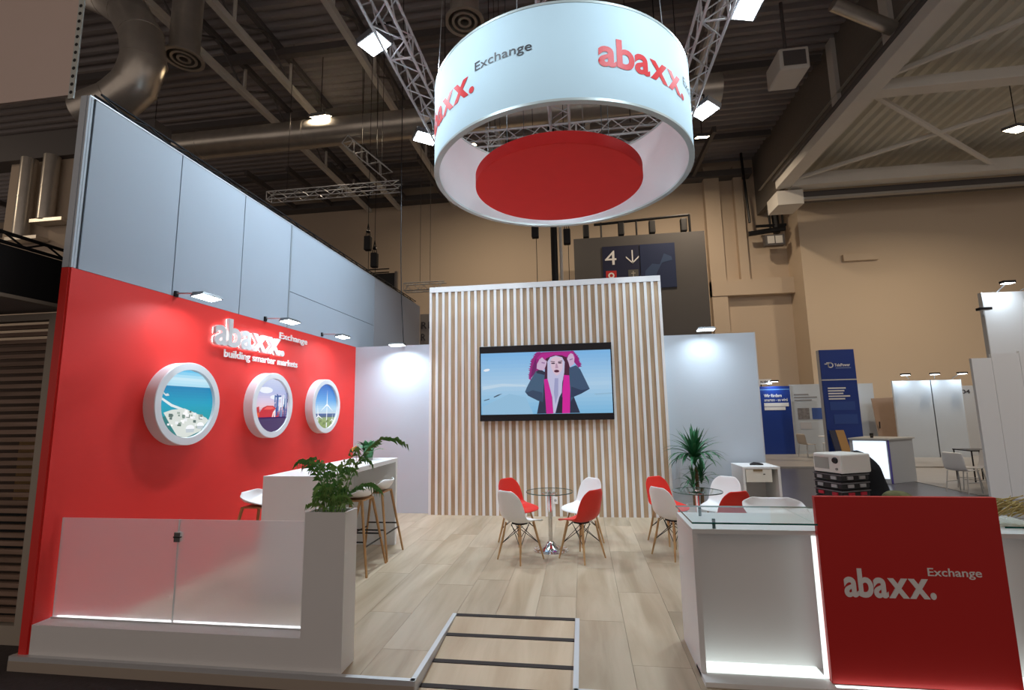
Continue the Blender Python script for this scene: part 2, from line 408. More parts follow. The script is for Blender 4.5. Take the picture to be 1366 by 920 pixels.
# left wall: red lower half, grey panels above
ZT, ZR = 4.553, 3.0
wl = struct('wall_left', box(XL-.075, XL-.012, Y0+.012, 12.2, 0, ZT-.01), SEAM)
obj('red_cladding', box(XL-.012, XL, Y0, YB, 0, ZR), REDP, wl); obj('red_cladding', box(XL-.082, XL-.012, Y0-.012, Y0+.012, 0, ZR), REDP, wl)
ys = [Y0+.05, 4.377, 5.38, 6.39, 9.34, 12.2]
for i in range(3): obj('grey_panel', box(XL-.012, XL-.002, ys[i]+.006, ys[i+1]-.006, ZR+.004, ZT), GREYP, wl)
for a, b in ((ZR+.004, 3.542), (3.552, ZT)): obj('grey_panel', box(XL-.012, XL-.002, ys[3]+.02, ys[4]-.008, a, b), GREYP, wl)
obj('grey_panel', box(XL-.012, XL-.002, ys[4]+.008, ys[5], ZR-.6, ZT), mat('grey_panel_dark', (.40, .41, .46), .5), wl)
obj('upright_profile', box(XL-.015, XL+.004, ys[3]-.014, ys[3]+.016, ZR, ZT), mat('profile_grey', (.36, .41, .46), .4, .4), wl)
for a in (0, .022): obj('corner_profile', box(XL-.018, XL+.0, Y0-.008+a, Y0+.010+a, ZR+.003, ZT+.004), OFFW, wl)
obj('corner_profile', box(XL-.082, XL-.022, Y0-.012, Y0+.010, ZR+.003, ZT+.004), OFFW, wl)
obj('top_profile', box(XL-.03, XL+.002, Y0, 12.2, ZT, ZT+.012), ALU, wl)
# truss lying behind the wall's top edge
tr = thing('wall_top_truss', 'thin black truss running along the top of the tall grey wall', 'truss', (XL-.08, 3.5, ZT+.02))
for dx, dz in ((-.04, .02), (-.04, .09), (.03, .02), (.03, .09)): stick('chord', (dx, 0, dz), (dx, 8.5, dz), .011, BLACKM, tr, 6)
for k in range(34): stick('brace', (.03, k*.25, .02 if k % 2 else .09), (.03, k*.25+.25, .09 if k % 2 else .02), .007, BLACKM, tr, 5)

# white walls at the back and the slat wall
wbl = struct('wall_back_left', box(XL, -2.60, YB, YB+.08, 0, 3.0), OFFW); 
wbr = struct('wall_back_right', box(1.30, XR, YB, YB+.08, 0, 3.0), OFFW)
obj('end_profile', box(XR, XR+.02, YB-.004, YB+.084, 0, 3.004), ALU, wbr)
SX0, SX1, SY, SZ = -2.705, 1.416, 8.43, 4.038
sw = struct('wall_back', box(SX0+.01, SX1-.01, SY+.03, SY+.115, 0, SZ-.01), WHITE)
obj('top_rail', box(SX0, SX1, SY-.004, SY+.12, SZ-.10, SZ), WHITE, sw)
for a, b in ((SX0, SX0+.045), (SX1-.045, SX1)): obj('side_rail', box(a, b, SY, SY+.12, 0, SZ-.10), WHITE, sw)
NS = 34; pitch = (SX1-SX0-.09+.046)/NS
for i in range(NS):
    a = SX0+.045+i*pitch; obj('wood_strip', box(a, a+pitch-.046, SY+.012, SY+.03, 0, SZ-.106), SLATW, sw)
    if i < NS-1: obj('white_batten', box(a+pitch-.046, a+pitch, SY-.002, SY+.03, 0, SZ-.10), WHITE, sw)
ol = thing('wall_socket', 'small white electric socket low on the slatted wall behind the table', 'socket', (-.497, SY-.004, .264))
obj('plate', box(-.04, .04, -.012, .0, -.06, .06), WHPL, ol, bevel=.004); obj('outlet', MB().lathe([(0, -.014), (.022, -.014), (.022, -.011)], n=16, axis='y'), mat('socket_grey', (.4, .4, .4), .5), ol)

# ================================================================== BOOTH FURNITURE
# --- glass barrier with planter at the front left
PX0, PX1, PY0, PY1 = -1.992, -1.684, 3.361, 3.545
gb = thing('glass_barrier', 'low white base with two frosted glass sheets and tall white planter end', 'barrier', (-2.9, 3.45, 0))
obj('base', box(XL+.006, PX0, PY0, PY1, 0, .212), WHITE, gb, world=True)
pb = MB(); t = .02
pb.box(PX0, PX1, PY0, PY0+t, 0, 1.055); pb.box(PX0, PX1, PY1-t, PY1, 0, 1.055); pb.box(PX0, PX0+t, PY0+t, PY1-t, 0, 1.055); pb.box(PX1-t, PX1, PY0+t, PY1-t, 0, 1.055); pb.box(PX0+t, PX1-t, PY0+t, PY1-t, 0, .9)
obj('planter_box', pb, WHITE, gb, world=True)
obj('soil', box(PX0+t, PX1-t, PY0+t, PY1-t, .9, 1.02), SOIL, gb, world=True)
for a, b in ((XL+.03, -3.108), (-3.098, PX0-.004)):
    g = obj('glass_sheet', box(a, b, 3.484, 3.494, .2125, .965), FROST, gb, world=True)
for x in (XL+.03, -3.108, -3.1, PX0-.008): obj('glass_edge', box(x, x+.004, 3.4835, 3.4945, .2125, .9655), mat('frosted_edge', (.8, .84, .84), .3), gb, world=True)
obj('channel', box(XL+.02, PX0, 3.479, 3.4825, .2122, .224), ALU, gb, world=True)
obj('led_strip', box(XL+.05, PX0-.02, 3.505, 3.52, .2122, .222), mat('led_strip_soft', (1, 1, 1), .4, emit=3, ecol=(.92, .97, 1)), gb, world=True)
cl = obj('glass_clamp', box(-3.13, -3.075, 3.47, 3.508, .80, .875), CHROME, gb, world=True, bevel=.004); obj('clamp_groove', box(-3.132, -3.073, 3.468, 3.51, .832, .842), BLACKM, cl, world=True)

# --- parlour palm in the planter
def frond(mb, base, az, length, rise, droop, nl=16, leaf=.13, w=.0048):
    pts = []; d = Vector((math.cos(az), math.sin(az), 0)); n = 14
    for i in range(n+1):
        t = i/n; pts.append(Vector(base)+d*length*(t**1.25)*.75+Vector((0, 0, rise*math.sin(t*PI*.62)-droop*t*t)))
    mb.tube(pts, [.004*(1-.7*i/n) for i in range(n+1)], 5, 0)
    side = Vector((-d.y, d.x, 0))
    for k in range(nl):
        t = .28+.72*k/(nl-1); i = min(int(t*n), n-1); p = pts[i].lerp(pts[i+1], t*n-i); tg = (pts[min(i+1, n)]-pts[i]).normalized()
        L = leaf*(math.sin(PI*(.18+.74*(t-.28)/.72))**.7)
        for s in (-1, 1):
            v = (side*s*.85+tg*.75+Vector((0, 0, random.uniform(-.25, .12)))).normalized(); q = v.cross(Vector((0, 0, 1))).normalized()
            m_ = p+v*L*.5+Vector((0, 0, .012)); e = p+v*L-Vector((0, 0, .03))
            mb.add([p, m_+q*w, e, m_-q*w], [(0, 1, 2), (0, 2, 3)], 0)
    return mb
def leafmesh_obj(name, mb, m, parent):
    return obj(name, mb, m, parent)
pp = thing('parlour_palm', 'bushy green parlour palm growing in the tall white planter', 'plant', ((PX0+PX1)/2, (PY0+PY1)/2, 1.02))
for k in range(15):
    az = k*2.399+random.uniform(-.3, .3); L = random.uniform(.12, .36)
    leafmesh_obj('frond', frond(MB(), (random.uniform(-.09, .09), random.uniform(-.04, .04), 0), az, L, random.uniform(.20, .48), random.uniform(.0, .06), 9, random.uniform(.06, .10), .0036), LEAF2 if k % 2 else LEAF, pp)
for k in range(12):
    leafmesh_obj('frond', frond(MB(), (random.uniform(-.11, .11), random.uniform(-.05, .05), 0), random.uniform(0, 6.28), random.uniform(.10, .24), random.uniform(.08, .2), .01, 7, .06, .004), LEAF2 if k % 3 else LEAF, pp)
leafmesh_obj('frond', frond(MB(), (.03, 0, 0), .35, .66, .56, .03, 15, .12, .005), LEAF, pp); leafmesh_obj('frond', frond(MB(), (.03, .02, 0), -.1, .45, .24, .05, 13, .11, .005), LEAF, pp)
leafmesh_obj('frond', frond(MB(), (-.03, 0, 0), 2.9, .42, .40, .02, 13, .09, .005), LEAF, pp)

# --- bar table and stools
bt = thing('bar_table', 'long white high bar table running along the red wall', 'table', (-2.89, 5.6, 0))
BX0, BX1, BY0, BY1, BZ = -3.22, -2.555, 4.64, 6.58, 1.14
obj('table_top', box(BX0, BX1, BY0, BY1, BZ-.05, BZ), WHITE, bt, world=True)
obj('end_panel', box(BX0, BX1, BY0, BY0+.05, 0, BZ-.05), WHITE, bt, world=True); obj('end_panel', box(BX0, BX1, BY1-.06, BY1, 0, BZ-.05), WHITE, bt, world=True)
obj('centre_panel', box(-3.20, -3.16, BY0+.05, BY1-.06, 0, BZ-.05), WHITE, bt, world=True)

def shell_obj(name, rows, m, parent, thick=.010, sub=1):
    mb = MB(); n = len(rows[0]); vs = [p for r in rows for p in r]
    fs = [(i*n+k, i*n+k+1, (i+1)*n+k+1, (i+1)*n+k) for i in range(len(rows)-1) for k in range(n-1)]
    o = obj(name, mb.add(vs, fs), m, parent); o.data.polygons.foreach_set('use_smooth', [True]*len(o.data.polygons))
    s = o.modifiers.new('solid', 'SOLIDIFY'); s.thickness = thick; s.offset = 0
    s = o.modifiers.new('sub', 'SUBSURF'); s.levels = sub; s.render_levels = sub; return o
def lerp(a, b, t): return a+(b-a)*t
def samp(tab, t):
    for (t0, *a), (t1, *b) in zip(tab, tab[1:]):
        if t <= t1: q = (t-t0)/(t1-t0) if t1 > t0 else 0; return [lerp(x, y, q) for x, y in zip(a, b)]
    return list(tab[-1][1:])
def make_chair(label, shellmat):
    c = thing('shell_chair', label, 'chair', group='plastic shell chairs around the two glass tables')
    #      t,   y,    z,   half width, curl z, curl y
    tab = [(0, .225, .412, .150, .010, 0), (.06, .215, .432, .190, .012, 0), (.14, .16, .440, .215, .025, 0), (.30, .04, .432, .228, .045, 0), (.44, -.07, .428, .232, .060, .01),
           (.55, -.14, .450, .230, .055, .03), (.65, -.178, .520, .226, .03, .055), (.78, -.205, .630, .218, .01, .060), (.90, -.228, .735, .200, 0, .045), (.96, -.24, .795, .165, 0, .03), (1, -.246, .822, .110, 0, .018)]
    rows = []
    for i in range(17):
        y, z, w, cz, cy = samp(tab, i/16); row = []
        for k in range(11):
            u = -1+2*k/10; row.append((u*w, y+cy*abs(u)**2.4, z+cz*abs(u)**2.4))
        rows.append(row)
    shell_obj('seat_shell', rows, shellmat, c)
    F = .195
    for sx in (-1, 1):
        for sy in (-1, 1): obj('leg', MB().tube([(sx*.12, sy*.11-.01, .428), (sx*.155, sy*.15, .22), (sx*F, sy*F, 0)], [.011, .0145, .009], 8), LEGW, c, smooth=True)
    obj('seat_mount', box(-.07, .07, -.07, .06, .404, .424), BLACKM, c)
    P = lambda sx, sy, z: (sx*lerp(F, .12, z/.405), sy*lerp(F, .11, z/.405), z)
    for s in (-1, 1):
        for t_ in (-1, 1):
            stick('wire_brace', P(s, t_, .18), (s*.05, -t_*.10, .40), .0042, BLACKM, c, 6); stick('wire_brace', P(s, t_, .18), (-s*.10, t_*.05, .40), .0042, BLACKM, c, 6)
    return c
wc = make_chair('white shell chair nearest the camera at the left glass table', WHPL); rc = make_chair('red shell chair nearest the camera at the left glass table', REDPL)
def face(x, y, tx, ty): return math.atan2(ty-y, tx-x)-PI/2
T1, T2 = (-.455, 6.46), (1.395, 6.56)
first = {'w': wc, 'r': rc}; used = set()
for k, x, y, t, a, lb in (('w', -.79, 6.04, T1, 0, 'white shell chair nearest the camera at the left glass table'), ('r', -.06, 6.14, T1, 0, 'red shell chair nearest the camera at the left glass table'),
                     ('r', -.91, 6.80, T1, 0, 'red shell chair on the slatted wall side of the left glass table'), ('w', -.05, 6.84, T1, 0, 'white shell chair on the slatted wall side of the left glass table'),
                     ('w', 1.05, 6.33, T2, 0, 'white shell chair at the right glass table, beside the reception counter'), ('r', 1.09, 6.98, T2, 0, 'red shell chair between the slatted wall and the right glass table'),
                     ('w', 1.78, 7.0, T2, 0, 'white shell chair between the tall yucca and the small white cabinet'), ('r', 1.60, 6.12, T2, 0, 'red shell chair seen just above the glass counter top')):
    o = first[k] if k not in used else copy_tree(first[k]); used.add(k); put(o, (x, y, 0), face(x, y, *t)+a, lb)
def make_table(label):
    o = thing('glass_table', label, 'table', group='round glass tables')
    obj('base', MB().lathe([(0, 0), (.225, 0), (.225, .008), (.20, .014), (.12, .02), (.085, .045), (.055, .085), (.034, .105), (0, .105)], n=40), CHROME, o, smooth=True)
    stick('pole', (0, 0, .10), (0, 0, .70), .028, CHROME, o, 20)
    obj('top_flange', MB().lathe([(0, .695), (.10, .695), (.10, .703), (.03, .71), (0, .71)], n=28), CHROME, o, smooth=True)
    obj('glass_top', MB().lathe([(0, .712), (.30, .712), (.30, .722), (0, .722)], n=48), GLASS, o)
    obj('glass_rim', MB().lathe([(.2985, .7115), (.3015, .7115), (.3015, .7225), (.2985, .7225)], n=48, close=True), mat('rim_green', (.08, .13, .11), .2), o)
    obj('cap', MB().lathe([(0, .735), (.022, .735), (.026, .722), (0, .722)], n=20), CHROME, o, smooth=True)
    return o
tb = make_table('round glass table with chrome pole in front of the television'); put(tb, (*T1, 0))
put(copy_tree(tb), (*T2, 0), 0, 'round glass table beside the yucca, half behind the reception counter')

def make_stool(label, h=.80):
    o = thing('bar_stool', label, 'stool', group='white bar stools')
    rows = []
    tab = [(0, .20, h-.02, .11, .0, 0), (.08, .19, h-.005, .16, .004, 0), (.3, .08, h, .205, .03, 0), (.55, -.06, h, .215, .07, 0), (.75, -.15, h+.015, .205, .09, .03), (.9, -.195, h+.075, .175, .05, .07), (1, -.215, h+.125, .12, .015, .06)]
    for i in range(13):
        y, z, w, cz, cy = samp(tab, i/12)
        rows.append([(u*w, y+cy*abs(u)**2.2, z+cz*abs(u)**2.2) for u in [-1+2*k/10 for k in range(11)]])
    shell_obj('seat_shell', rows, WHPL, o, .014)
    F = .26
    for sx in (-1, 1):
        for sy in (-1, 1): obj('leg', MB().tube([(sx*.14, sy*.13, h-.02), (sx*F, sy*F, 0)], [.017, .013], 8), LEGD, o, smooth=True)
    obj('seat_frame', box(-.15, .15, -.14, .14, h-.03, h-.016), LEGD, o)
    q = lambda z: lerp(F, .135, z/(h-.02))
    for z, a, b in ((.30, (-1, -1), (1, -1)), (.30, (-1, 1), (1, 1)), (.35, (-1, -1), (-1, 1)), (.35, (1, -1), (1, 1))):
        stick('foot_rail', (a[0]*q(z), a[1]*q(z), z), (b[0]*q(z), b[1]*q(z), z), .009, BLACKM, o, 8)
    return o
st = make_stool('white bar stool on wooden legs nearest the planter, right side of the bar'); put(st, (-2.62, 5.49, 0), PI/2)
put(copy_tree(st), (-2.62, 6.05, 0), PI/2, 'white bar stool on wooden legs at the far end of the bar')
put(copy_tree(st), (-3.50, 5.05, 0), -PI/2, 'white bar stool between the bar and the red wall')
rs = put(copy_tree(st), (1.61, 4.56, 0), PI*.97, 'white stool with rounded back behind the reception counter'); rs.scale = (1.2, 1.1, 1.02)

# plant with striped leaves at the far end of the bar
bpn = thing('striped_plant', 'low plant with striped green leaves and orange bloom on the bar', 'plant', (-2.86, 6.30, BZ))
obj('pot', MB().lathe([(0, 0), (.06, 0), (.065, .03), (.06, .03), (.055, .025), (0, .025)], n=24), mat('pot_grey', (.4, .42, .4), .5), bpn, smooth=True)
def blade(L, w, arch, n=6, fold=.25):
    mb = MB(); vs = []
    for i in range(n+1):
        t = i/n; ww = w*math.sin(PI*(.12+.88*t))**.7 if t < 1 else 0.0005
        y = L*math.sin(arch*t)/max(arch, 1e-3); z = L*(1-(1-math.cos(arch*t))/max(arch, 1e-3)) - L if False else L*math.sin(arch*t)/max(arch, 1e-3)
        # curve that leaves upright and bends over
        a = arch*t; y = L*(1-math.cos(a))/arch; z = L*math.sin(a)/arch
        vs += [(-ww, y, z+ww*fold), (0, y, z), (ww, y, z+ww*fold)]
    fs = []
    for i in range(n): fs += [(3*i, 3*i+1, 3*i+4, 3*i+3), (3*i+1, 3*i+2, 3*i+5, 3*i+4)]
    return mb.add(vs, fs)
bl = [mesh_of(blade(L, w, a), 'leaf', LEAFB, True) for L, w, a in ((.26, .04, .9), (.30, .042, 1.4), (.28, .042, 2.0))]
for k in range(26):
    o = bpy.data.objects.new('leaf', bl[k % 3]); COL.objects.link(o); o.parent = bpn; o.location = (random.uniform(-.03, .03), random.uniform(-.03, .03), .02)
    o.rotation_euler = (random.uniform(-.15, .2), 0, k*2.399)
obj('bloom', MB().tube([(-.1, -.05, .1), (-.16, -.08, .17)], [.012, .035], 8).tube([(-.12, -.05, .12), (-.20, -.06, .15)], [.01, .03], 8), ORANGE, bpn, smooth=True)

# --- yucca by the right-hand wall
yu = thing('yucca_plant', 'tall yucca with drooping sword leaves in front of the white wall', 'plant', (1.70, 7.95, 0))
obj('pot', MB().lathe([(0, 0), (.14, 0), (.18, .30), (.165, .30), (.16, .26), (0, .26)], n=32), mat('pot_white', (.7, .7, .7), .4), yu, smooth=True)
for dx, dy, h in ((.0, 0, .86), (.06, .03, .55), (-.05, -.02, .45)): obj('trunk', MB().tube([(dx, dy, .25), (dx*1.1, dy, h*.7), (dx*1.2, dy, h)], [.03, .027, .024], 10), TRUNK, yu, smooth=True)
yl = [mesh_of(blade(L, .025, a, 7), 'leaf', LEAFD, True) for L, a in ((.50, .35), (.56, 1.2), (.58, 2.0), (.52, 2.5))]
def crown(cx, cy, cz, n, s):
    for k in range(n):
        t = k/n; o = bpy.data.objects.new('leaf', yl[min(3, int(t*4))]); COL.objects.link(o); o.parent = yu
        o.location = (cx, cy, cz+.10*(1-t)); o.rotation_euler = (-random.uniform(.0, .35) if t < .25 else -random.uniform(.1, .5), 0, k*2.399+random.uniform(-.2, .2)); o.scale = (s, s, s*random.uniform(.85, 1.1))
crown(-.02, 0, .88, 64, 1.05); crown(.07, .03, .60, 22, .7); crown(-.06, -.02, .5, 18, .65)

# --- television on the slat wall
tvz0, tvz1, tvx0, tvx1, TY = 1.590, 2.892, -1.757, .530, 8.335
tv = thing('television', 'large wide black television with bright picture on the slatted wall', 'television', ((tvx0+tvx1)/2, TY, tvz0))
obj('case', box(tvx0, tvx1, TY, TY+.06, tvz0, tvz1), mat('tv_black', (.008, .008, .012), .25), tv, world=True, bevel=.006)
obj('wall_mount', box(-.9, -.3, TY+.06, SY+.01, 1.9, 2.5), BLACKM, tv, world=True)
def tvf(u, v, w): return (tvx0+.025+u*(tvx1-tvx0-.045), TY-.002-w, tvz1-.125-v*(tvz1-tvz0-.235))
def tp(pts):
    r = []
    for x, y in pts:
        u = (x-118)/1092; top = 190-35*u; bot = 706-16*u; r.append((min(1, max(0, u)), min(1, max(0, (y-top)/(bot-top)))))
    return r
R4 = [(0, 0), (1, 0), (1, 1), (0, 1)]
lay = []
for i in range(16):
    a, b = i/16, (i+1)/16; t = a
    c = (lerp(126, 176, t/.5), lerp(186, 212, t/.5), lerp(236, 240, t/.5)) if t < .5 else (lerp(176, 120, (t-.5)*2), lerp(212, 186, (t-.5)*2), lerp(240, 228, (t-.5)*2))
    lay.append((tuple(int(q) for q in c), [(0, a), (1, a), (1, b), (0, b)]))
def blob(cx, cy, rx, ry, n=14, rot=0.): return [(cx+rx*math.cos(2*PI*k/n)*math.cos(rot)-ry*math.sin(2*PI*k/n)*math.sin(rot), cy+rx*math.cos(2*PI*k/n)*math.sin(rot)+ry*math.sin(2*PI*k/n)*math.cos(rot)) for k in range(n)]
FIG = [((196, 222, 242), [(130, 470), (300, 445), (500, 455), (500, 470), (300, 468), (130, 500)]), ((150, 196, 228), [(130, 640), (360, 530), (500, 560), (560, 700), (130, 705)]),
       ((60, 80, 100), [(140, 585), (190, 570), (188, 578), (145, 590)]), ((60, 80, 100), [(226, 555), (262, 538), (300, 528), (262, 550), (230, 562)]), ((240, 246, 255), blob(168, 331, 28, 11, 12, -.2)),
       ((150, 190, 220), [(1060, 530), (1210, 520), (1212, 530), (1080, 540)]),
       ((150, 12, 120), [(530, 405), (536, 350), (556, 240), (598, 187), (650, 178), (760, 172), (905, 168), (940, 220), (962, 295), (945, 312), (900, 250), (855, 240), (690, 240), (672, 320), (590, 345), (552, 395)]),
       ((180, 20, 140), [(600, 230), (640, 190), (760, 178), (900, 175), (925, 225), (860, 215), (700, 225), (640, 260)]), ((110, 8, 100), [(545, 390), (562, 300), (590, 230), (600, 300), (575, 370)]),
       ((70, 14, 50), [(676, 232), (740, 205), (810, 205), (868, 232), (884, 400), (655, 420)]),
       ((30, 40, 68), [(590, 697), (612, 590), (645, 430), (880, 400), (900, 560), (945, 690)]),
       ((62, 92, 122), [(494, 515), (508, 480), (540, 420), (590, 338), (630, 332), (665, 352), (660, 400), (650, 480), (642, 600), (600, 588), (520, 548)]), ((44, 66, 96), [(500, 522), (560, 500), (640, 520), (642, 600), (600, 588), (520, 548)]),
       ((34, 40, 66), [(590, 345), (625, 322), (668, 350), (660, 372), (600, 358)]),
       ((54, 80, 112), [(868, 312), (925, 290), (958, 325), (1000, 420), (1030, 490), (960, 530), (895, 558), (872, 600), (866, 400)]), ((36, 54, 86), [(880, 470), (960, 500), (1030, 490), (960, 530), (895, 558), (872, 560)]),
       ((206, 14, 150), [(655, 410), (688, 402), (715, 520), (726, 695), (668, 697)]), ((214, 16, 156), [(822, 372), (866, 376), (870, 500), (862, 692), (798, 694), (806, 500)]),
       ((20, 22, 44), [(752, 690), (790, 560), (806, 560), (798, 694)]),
       ((196, 196, 228), [(688, 260), (712, 222), (760, 208), (812, 222), (832, 262), (826, 350), (806, 440), (800, 520), (778, 560), (742, 692), (726, 692), (720, 560), (700, 470), (684, 400)]), ((160, 162, 204), [(745, 400), (775, 400), (770, 540), (745, 620), (735, 520)]),
       ((222, 196, 214), [(712, 260), (726, 228), (762, 216), (802, 228), (816, 262), (812, 322), (786, 362), (762, 380), (738, 356), (718, 312)]),
       ((60, 34, 60), blob(735, 274, 17, 6, 10)), ((60, 34, 60), blob(792, 270, 17, 6, 10)), ((80, 50, 72), [(714, 254), (750, 258), (750, 264), (716, 261)]), ((80, 50, 72), [(776, 258), (812, 250), (812, 257), (777, 264)]),
       ((186, 150, 176), [(757, 275), (768, 275), (778, 314), (752, 316)]), ((98, 16, 62), blob(763, 340, 22, 12, 12)), ((40, 8, 30), blob(763, 341, 14, 4, 10)),
       ((208, 180, 212), [(596, 318), (600, 280), (622, 240), (645, 222), (660, 240), (684, 256), (676, 290), (656, 335), (620, 330)]), ((150, 110, 160), [(640, 262), (668, 268), (664, 276), (638, 272)]),
       ((208, 180, 212), [(852, 236), (866, 205), (884, 188), (904, 196), (914, 228), (908, 282), (872, 306), (864, 270)]), ((150, 110, 160), [(872, 240), (900, 232), (900, 240), (874, 250)])]
edge = [(532, 405), (536, 350), (546, 290), (560, 235), (598, 187), (625, 182)], [(905, 172), (925, 200), (942, 225), (955, 265), (963, 300)]
fr_ = []
for e in edge:                                            # fur fringe around the hood
    for (xa, ya), (xb, yb) in zip(e, e[1:]):
        for k in range(4):
            x, y = lerp(xa, xb, k/4), lerp(ya, yb, k/4); d = -1 if x < 760 else 1; fr_.append(((132, 10, 112) if k % 2 else (170, 24, 140), [(x-d*14, y-9), (x+d*random.uniform(9, 18), y+random.uniform(-6, 14)), (x-d*14, y+14)]))
FIG[6:6] = fr_
lay += [(c, tp(p)) for c, p in FIG]
obj('screen', box(tvx0+.02, tvx1-.015, TY-.0015, TY, tvz0+.1, tvz1-.12), mat('screen_base', (.01, .01, .012), .2), tv, world=True)
picture('screen_picture', lay, tvf, tv, .84, .0002)

# --- three round light boxes on the red wall
def lightbox(cy, cz, label, layers):
    o = thing('porthole_lightbox', label, 'picture', (XL, cy, cz), group='round light boxes on the red wall')
    R = .428
    obj('frame', MB().lathe([(R-.012, 0), (R, 0), (R, .120), (R-.006, .126), (R-.075, .126), (R-.078, .118), (R-.078, .09), (R-.012, .09)], (0, 0, 0), 64, 0, 'x', close=True), mat('frame_white', (.74, .75, .78), .4), o, smooth=True)
    r = R-.074
    def clip(pts):
        return [(p[0], p[1]) if math.hypot(*p) <= 1 else (p[0]/math.hypot(*p), p[1]/math.hypot(*p)) for p in pts]
    def dens(pts):
        out = []
        for a, b in zip(pts, pts[1:]+pts[:1]):
            n = max(1, int(math.hypot(a[0]-b[0], a[1]-b[1])/.12)); out += [(lerp(a[0], b[0], k/n), lerp(a[1], b[1], k/n)) for k in range(n)]
        return clip(out)
    L = [(c, dens(p)) for c, p in layers]
    picture('picture', L, lambda u, v, w: (XL+.092+w, cy+u*r, cz+v*r), o, 1.0, .0003); return o
circle = [(math.cos(2*PI*k/48), math.sin(2*PI*k/48)) for k in range(48)]
def hband(v0, v1): return [(-1.1, v0), (1.1, v0), (1.1, v1), (-1.1, v1)]
def band_stack(stops, n):                                # colour ramp from top to bottom as thin slices of a disc
    out = []
    for i in range(n):
        v1, v0 = 1-2*i/n, 1-2*(i+1)/n; vm = (v0+v1)/2
        for (a, ca), (b, cb) in zip(stops, stops[1:]):
            if b <= vm <= a: q = (a-vm)/(a-b); c = tuple(int(lerp(x, y, q)) for x, y in zip(ca, cb)); break
        w1, w0 = math.sqrt(max(0, 1-v1*v1)), math.sqrt(max(0, 1-v0*v0)); out.append((c, [(-w0, v0), (w0, v0), (w1, v1), (-w1, v1)]))
    return out
p1 = band_stack([(1, (90, 190, 236)), (.72, (200, 232, 246)), (.52, (170, 220, 240)), (.5, (24, 128, 178)), (0, (22, 158, 190)), (-.5, (20, 150, 160)), (-1, (30, 120, 120))], 24)
p1 += [((220, 230, 232), [(-.92, .17), (-.55, -.02), (.05, -.2), (.04, -.25), (-.58, -.09), (-.94, .11)]), ((205, 215, 218), [(-.95, .32), (-.78, .2), (-.66, .22), (-.72, .28), (-.8, .26), (-.93, .37)]),
       ((214, 220, 214), [(-.82, -.26), (-.55, -.18), (-.1, -.14), (.75, -.42), (.85, -.5), (.55, -.82), (.0, -1.0), (-.3, -.92), (-.55, -.62)]), ((40, 120, 120), [(-.9, -.4), (-.75, -.35), (-.35, -.92), (-.6, -.8)])]
for k in range(46):
    a, b = random.uniform(-.65, .55), random.uniform(-.72, -.22)
    if b > -.2-.25*max(0, a) or b < -.45-.6*abs(a+.0): continue
    s = random.uniform(.03, .07); p1.append((random.choice([(250, 250, 250), (235, 238, 240), (120, 140, 130), (160, 175, 165), (90, 110, 104)]), [(a-s, b-s*.6), (a+s, b-s*.8), (a+s, b+s*.7), (a-s, b+s*.8)]))
p1 += [((244, 246, 250), blob(.12, -.72, .16, .10)), ((190, 200, 206), [(-.04, -.74), (.28, -.74), (.26, -.84), (-.02, -.84)]), ((248, 250, 252), blob(.5, -.64, .14, .09)), ((190, 200, 206), [(.37, -.66), (.63, -.66), (.6, -.75), (.4, -.75)])]
lightbox(4.575, 1.885, 'round light box showing a turquoise bay with a harbour island', p1)
p2 = band_stack([(1, (206, 214, 240)), (.5, (176, 186, 226)), (.2, (214, 200, 226)), (-.1, (228, 196, 206)), (-.3, (150, 110, 140)), (-.52, (70, 44, 96)), (-1, (56, 34, 84))], 24)
p2 += [((236, 240, 250), blob(-.4, .55, .4, .12)), ((236, 240, 250), blob(.2, .3, .35, .09)), ((190, 30, 40), [(-.98, -.12), (-.75, -.05), (-.7, -.45), (-.9, -.48)]), ((226, 84, 30), [(-.98, -.25), (-.6, -.3), (-.55, -.48), (-.9, -.5)]),
       ((196, 24, 40), [(-.75, -.5), (-.72, -.28), (-.55, -.1), (-.3, -.02), (.05, -.02), (.28, -.14), (.4, -.34), (.42, -.5)]), ((236, 90, 84), [(-.5, -.16), (-.3, -.06), (0, -.06), (.15, -.12), (-.1, -.16), (-.3, -.16)]), ((248, 220, 220), [(-.02, -.5), (.06, -.26), (.22, -.12), (.26, -.14), (.12, -.28), (.05, -.5)])]
for k in range(30):
    a = random.uniform(.12, .95); b = random.uniform(-.42, .35); h = random.uniform(.05, .22); w = random.uniform(.02, .05)
    p2.append((random.choice([(40, 70, 140), (70, 110, 170), (230, 236, 246), (120, 150, 196), (50, 50, 90)]), [(a-w, b-h), (a+w, b-h), (a+w, b+h), (a-w, b+h)]))
p2 += [((50, 80, 150), hb_) for hb_ in ([(.2, .42), (.28, .42), (.3, -.4), (.2, -.4)], [(.12, .36), (.5, .38), (.5, .32), (.12, .3)], [(.82, .5), (.88, .5), (.88, -.4), (.82, -.4)])] + [((60, 36, 90), [(-1, -.5), (1, -.48), (.7, -.75), (.3, -.96), (-.3, -.96), (-.7, -.75)])]
lightbox(5.985, 1.885, 'round light box showing a red storage tank and industrial plant', p2)
p3 = band_stack([(1, (30, 96, 190)), (.3, (90, 160, 226)), (-.1, (176, 214, 240)), (-.3, (190, 210, 226)), (-.36, (60, 90, 150)), (-.48, (70, 96, 120)), (-.55, (150, 170, 110)), (-1, (130, 150, 80))], 24)
def turb(x, y, L, w, base, a0):
    o = [((244, 248, 252), [(x-w, base), (x+w, base), (x+w*.6, y), (x-w*.6, y)])]
    for k in range(3):
        a = a0+k*2*PI/3; dx, dy = math.cos(a), math.sin(a); o.append(((250, 252, 255), [(x-dy*w, y+dx*w), (x+dx*L, y+dy*L), (x+dy*w, y-dx*w)]))
    return o
